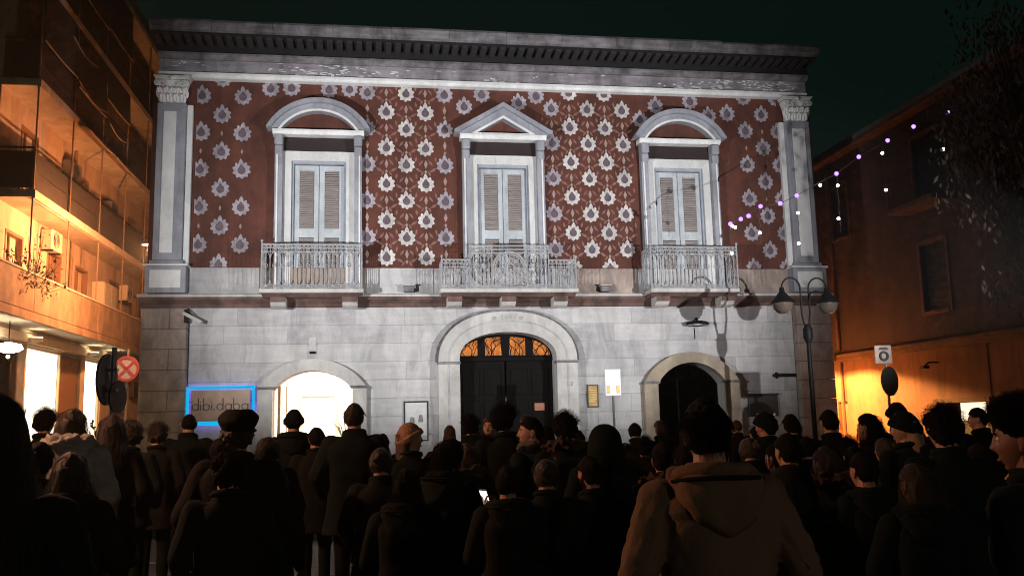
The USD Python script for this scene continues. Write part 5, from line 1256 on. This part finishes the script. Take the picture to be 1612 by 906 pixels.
PPL = [
 ('dark haired man with a round head near the shop window, left', -6.94, -13.75, 1.86, dict(hair='curly', coat='black', seed=2)),
 ('small dark head just right of the round-headed man, left', -6.75, -13.3, 1.70, dict(hair='bun', coat='umber', female=True, seed=4, hcol='chestnut')),
 ('woman with chestnut hair in a pale fluffy jacket, left', -5.70, -16.85, 1.80, dict(hair='bob', hcol='chestnut', coat='cream', hem=.98, quilt=True, hood='fur', female=True, seed=5, bulk=1.12, head=r90(-8))),
 ('woman in a brown coat with shoulder length hair, left', -5.61, -16.18, 1.76, dict(hair='bob', hcol='brown', coat='brown', hem=.58, female=True, seed=6, bulk=1.12)),
 ('person with curly hair left of the standing bald man', -5.81, -14.82, 1.70, dict(hair='curly', hcol='brown', coat='charcoal', seed=7, head=r90(30))),
 ('person with bushy hair close to the left corner pier', -5.80, -13.78, 1.69, dict(hair='curly', hcol='brown', coat='umber', seed=9, hem=.65)),
 ('close-cropped man standing alone with legs apart below the lit sign', -5.61, -13.13, 1.82, dict(hair='bald', hcol='black', coat='black', hem=.70, seed=10, bulk=1.05, pose='down', stride=.02)),
 ('broad person in a wide flat hat in front of the lit sign', -4.36, -18.0, 1.71, dict(hair='curly', hcol='brown', coat='umber', hat=('beret', 'umber'), bulk=1.15, seed=13, hem=.6)),
 ('small person with tied-up hair left of the wide hood', -4.89, -15.45, 1.55, dict(hair='bun', coat='black', female=True, seed=14)),
 ('man in a knitted cap against the bright arch, left of two', -4.41, -13.51, 1.81, dict(hair='short', coat='charcoal', hat=('beanie', 'charcoal'), seed=15, bulk=1.05, hood='down')),
 ('short round-headed person between two men before the bright arch', -4.10, -14.5, 1.62, dict(hair='short', coat='umber', seed=16, hem=.65)),
 ('tall broad man in a dark coat before the bright arch', -3.70, -15.47, 1.83, dict(hair='short', coat='charcoal', hem=.66, bulk=1.16, seed=17, stride=.06, hcol='brown')),
 ('woman in a tan knitted beanie looking right', -3.23, -16.53, 1.63, dict(hair='bob', hcol='chestnut', coat='black', hem=.55, hat=('beanie', 'tan'), head=r90(-68), female=True, seed=18, bulk=1.1)),
 ('person with a hood of dark hair holding up a phone', -3.05, -18.1, 1.54, dict(hair='long', coat='black', yaw=r90(-48), head=r90(-8), pose='phone', seed=19, female=True, bulk=1.05, hood='down')),
 ('brown haired head before the left jamb of the portal', -2.52, -11.72, 1.60, dict(hair='bob', hcol='chestnut', coat='umber', female=True, seed=20)),
 ('dark headed man at the left edge of the portal', -2.40, -13.28, 1.70, dict(hair='curly', coat='black', seed=21)),
 ('tall dark haired person in the middle of the portal', -2.39, -16.07, 1.77, dict(hair='curly', hcol='black', coat='black', seed=22, head=r90(-20), hem=.6)),
 ('person turned back toward the camera left of the portal centre', -2.28, -14.34, 1.70, dict(hair='short', hcol='brown', coat='black', yaw=r90(120), head=r90(20), seed=23)),
 ('young man in profile facing left with a grey scarf hood', -2.26, -16.69, 1.665, dict(hair='short', hcol='black', coat='charcoal', yaw=r90(38), head=r90(52), hood='down', scarf='grey', seed=24, skin=0, fine=True, edge=.035)),
 ('dark haired person with a backpack right of the profile man', -2.04, -16.93, 1.68, dict(hair='curly', coat='charcoal', seed=25, pack='charcoal', hood='fur')),
 ('person in a black raised hood near the thin sign pole', -1.95, -17.74, 1.575, dict(hair='short', coat='black', hood='up', seed=26, hem=.5, bulk=1.08)),
 ('small dark person before the left side of the right arch', -.06, -12.1, 1.58, dict(hair='bun', coat='black', female=True, seed=27)),
 ('dark haired person inside the shade of the right arch', .40, -11.75, 1.60, dict(hair='bob', hcol='brown', coat='charcoal', female=True, seed=28)),
 ('child with brown hair beyond the parka man', 2.0, -10.6, 1.45, dict(hair='short', hcol='chestnut', coat='brown', seed=29, head=r90(40))),
 ('man with a dark beard and ear showing, right of the parka man', .16, -15.73, 1.65, dict(hair='curly', coat='black', seed=30, head=r90(40), hat=('beanie', 'black'))),
 ('dark haired person under the notice board', .63, -15.29, 1.64, dict(hair='short', coat='black', seed=31, bulk=1.06)),
 ('dark haired man directly before the lamp post', .81, -15.73, 1.67, dict(hair='short', coat='black', seed=32, hem=.7)),
 ('round-headed person against the yellow wall, left of the sign pole', .64, -16.72, 1.63, dict(hair='bob', coat='black', seed=33, head=r90(25), female=True)),
 ('tallest head against the yellow wall, at the sign pole', 1.69, -15.47, 1.72, dict(hair='short', coat='black', hat=('beanie', 'black'), seed=34)),
 ('blonde woman in a dark beanie, her hair falling over the collar', .36, -17.7, 1.63, dict(hair='long', hcol='blonde', coat='black', hat=('beanie', 'black'), head=r90(35), female=True, seed=35, hem=.55)),
 ('person with a big head of dark hair before the lit transom', -.38, -19.25, 1.65, dict(hair='curly', coat='black', seed=36, bulk=1.08, hcol='black', hem=.6)),
 ('man with his cheek showing behind the big-haired person', 2.83, -15.12, 1.66, dict(hair='short', coat='black', seed=37, head=r90(60))),
 ('person in a wine coloured coat hidden low behind the crowd at the right', 2.0, -14.3, 1.52, dict(hair='bob', coat='wine', female=True, seed=38)),
 ('short person in a quilted jacket at the far right of the crowd', 3.3, -13.6, 1.55, dict(hair='bun', coat='charcoal', quilt=True, female=True, seed=39)),
 ('short person between the bright arch and the tan beanie woman', -3.42, -12.6, 1.52, dict(hair='short', coat='umber', seed=40)),
 ('long haired girl in a quilted coat left of the bright arch', -4.36, -16.35, 1.56, dict(hair='long', hcol='brown', coat='charcoal', quilt=True, female=True, seed=41, hem=.6)),
 ('girl in a black coat left of the parka man', -1.35, -15.6, 1.50, dict(hair='bob', hcol='black', coat='black', female=True, seed=42, hem=.5)),
 ('man facing the portal door between two dark heads', -1.50, -11.9, 1.72, dict(hair='short', hcol='brown', coat='brown', yaw=r90(150), head=r90(15), seed=44)),
 ('dark figure behind the parka man to his left', -1.75, -18.9, 1.50, dict(hair='bob', hcol='black', coat='black', female=True, seed=45, hem=.5, bulk=1.05)),
 ('dark figure behind the parka man to his right', -1.0, -18.6, 1.52, dict(hair='short', hcol='black', coat='black', seed=46, hem=.6, bulk=1.05)),
]
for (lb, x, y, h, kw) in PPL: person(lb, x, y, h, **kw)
# low dark figures that close the gaps of the packed crowd
FILL_LABELS = ['dark figure between the near woman and the pale fluffy jacket, far left', 'low dark head in front of the pale fluffy jacket', 'low figure right in front of the wide flat hat', 'low dark figure behind the wide flat hat, to its right', "dark figure below the tall broad man's right arm", 'lowest dark figure in front of the tan beanie', 'small dark figure between the tan beanie and the phone holder', 'dark figure just right of the glowing phone', 'dark head below the middle of the portal', "lowest dark figure in front of the profile man's chest, left", 'lowest dark figure in front of the backpack wearer', 'small dark head between the backpack wearer and the black raised hood', 'low dark figure in front of the black raised hood', 'dark head directly below the thin white sign pole', 'dark head below the left jamb of the right arch', "low dark figure at the parka man's left elbow", "dark head behind the parka man's right shoulder", 'low dark figure to the right of the small brown hood', 'dark figure below the lamp post', 'low dark figure in front of the man at the lamp post', 'small dark head between the lamp post and the sign pole', 'low dark figure below the round-headed person at the yellow wall', 'dark figure between the sign pole and the blonde woman', 'dark figure left of the big-haired person', 'low dark figure between the big-haired person and the curly haired man', 'lowest dark figure in front of the blonde woman', 'far small figure at the foot of the right corner pier', 'far small figure under the notice board', 'far figure before the orange wall below the small wall hook', "far figure beyond the profile man, near the portal's right jamb", 'far figure beyond the backpack wearer, near the yellow menu case', "far figure beyond the phone holder, near the portal's left side", 'dark head against the lit shop glass at the far left', 'far figure before the right jamb of the bright arch']
FILL = [(-5.45, -18.23, 1.58), (-5.06, -18.9, 1.53), (-4.29, -18.81, 1.51), (-4.23, -17.59, 1.51), (-3.47, -17.5, 1.48), (-3.34, -18.73, 1.39), (-3.04, -16.22, 1.4), (-2.82, -16.98, 1.48), (-2.47, -15.3, 1.49), (-2.75, -18.62, 1.38), (-2.49, -18.46, 1.41), (-1.83, -16.31, 1.44), (-2.25, -18.6, 1.42), (-1.55, -16.97, 1.44), (-0.83, -15.04, 1.44), (-1.79, -18.58, 1.49), (-0.45, -16.74, 1.46), (-0.75, -17.91, 1.44), (0.07, -16.71, 1.45), (-0.82, -18.72, 1.44), (0.67, -16.29, 1.42), (-0.81, -19.13, 1.42), (0.56, -17.09, 1.44), (0.3, -18.07, 1.42), (0.24, -18.68, 1.43), (-0.94, -19.82, 1.39), (1.82, -12.9, 1.52), (1.46, -12.53, 1.49), (2.76, -14.07, 1.5), (-1.52, -13.41, 1.57), (-1.27, -13.96, 1.52), (-2.26, -12.27, 1.55), (-7.29, -13.57, 1.72), (-3.66, -13.07, 1.49)]
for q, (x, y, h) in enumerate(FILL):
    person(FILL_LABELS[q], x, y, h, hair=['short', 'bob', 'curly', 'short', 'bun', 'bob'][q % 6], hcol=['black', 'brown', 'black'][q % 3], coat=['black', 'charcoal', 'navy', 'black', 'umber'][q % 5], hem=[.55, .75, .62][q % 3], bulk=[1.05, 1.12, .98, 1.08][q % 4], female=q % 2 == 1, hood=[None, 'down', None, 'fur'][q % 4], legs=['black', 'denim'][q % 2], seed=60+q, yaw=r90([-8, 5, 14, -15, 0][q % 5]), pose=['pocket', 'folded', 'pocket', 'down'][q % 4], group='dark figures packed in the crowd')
# the phone held by the person in front of the portal
ya = r90(-48); ph0 = np.array([-3.05, -18.1, 0]); hs = 1.54/1.75
def pw(p): c, s = math.cos(ya), math.sin(ya); return ph0 + hs*np.array([c*p[0]-s*p[1], s*p[0]+c*p[1], p[2]])
pc = pw((.0, .40, 1.30))
ph = thing('phone', 'glowing phone held up in both hands before the portal', 'phone', tuple(pc), ya)
b = cbox(-.036, .036, -.005, .005, -.074, .074, .006); R_ = trimesh.transformations.rotation_matrix(math.radians(24), [1, 0, 0]); b.apply_transform(R_); obj('case', b, black_mat, ph, local=True)
s_ = pbox(-.032, .032, -.0075, -.0055, -.066, .066); s_.apply_transform(R_); obj('screen', s_, emit('phone_screen', (1.0, .93, .85), 1.6), ph, local=True)

# ------------------------------------------------------------------ thin night air round the lamps
usdkit.material(stage, '/World/Looks/haze_air', {'v': ('principled_volume', {'color': (.9, .95, .95), 'density': .0009, 'anisotropy': .35})}, [], volume='v.volume')
obj('haze', pbox(-112, 112, -112, 112, -2.0, 21), '/World/Looks/haze_air', kind='stuff')
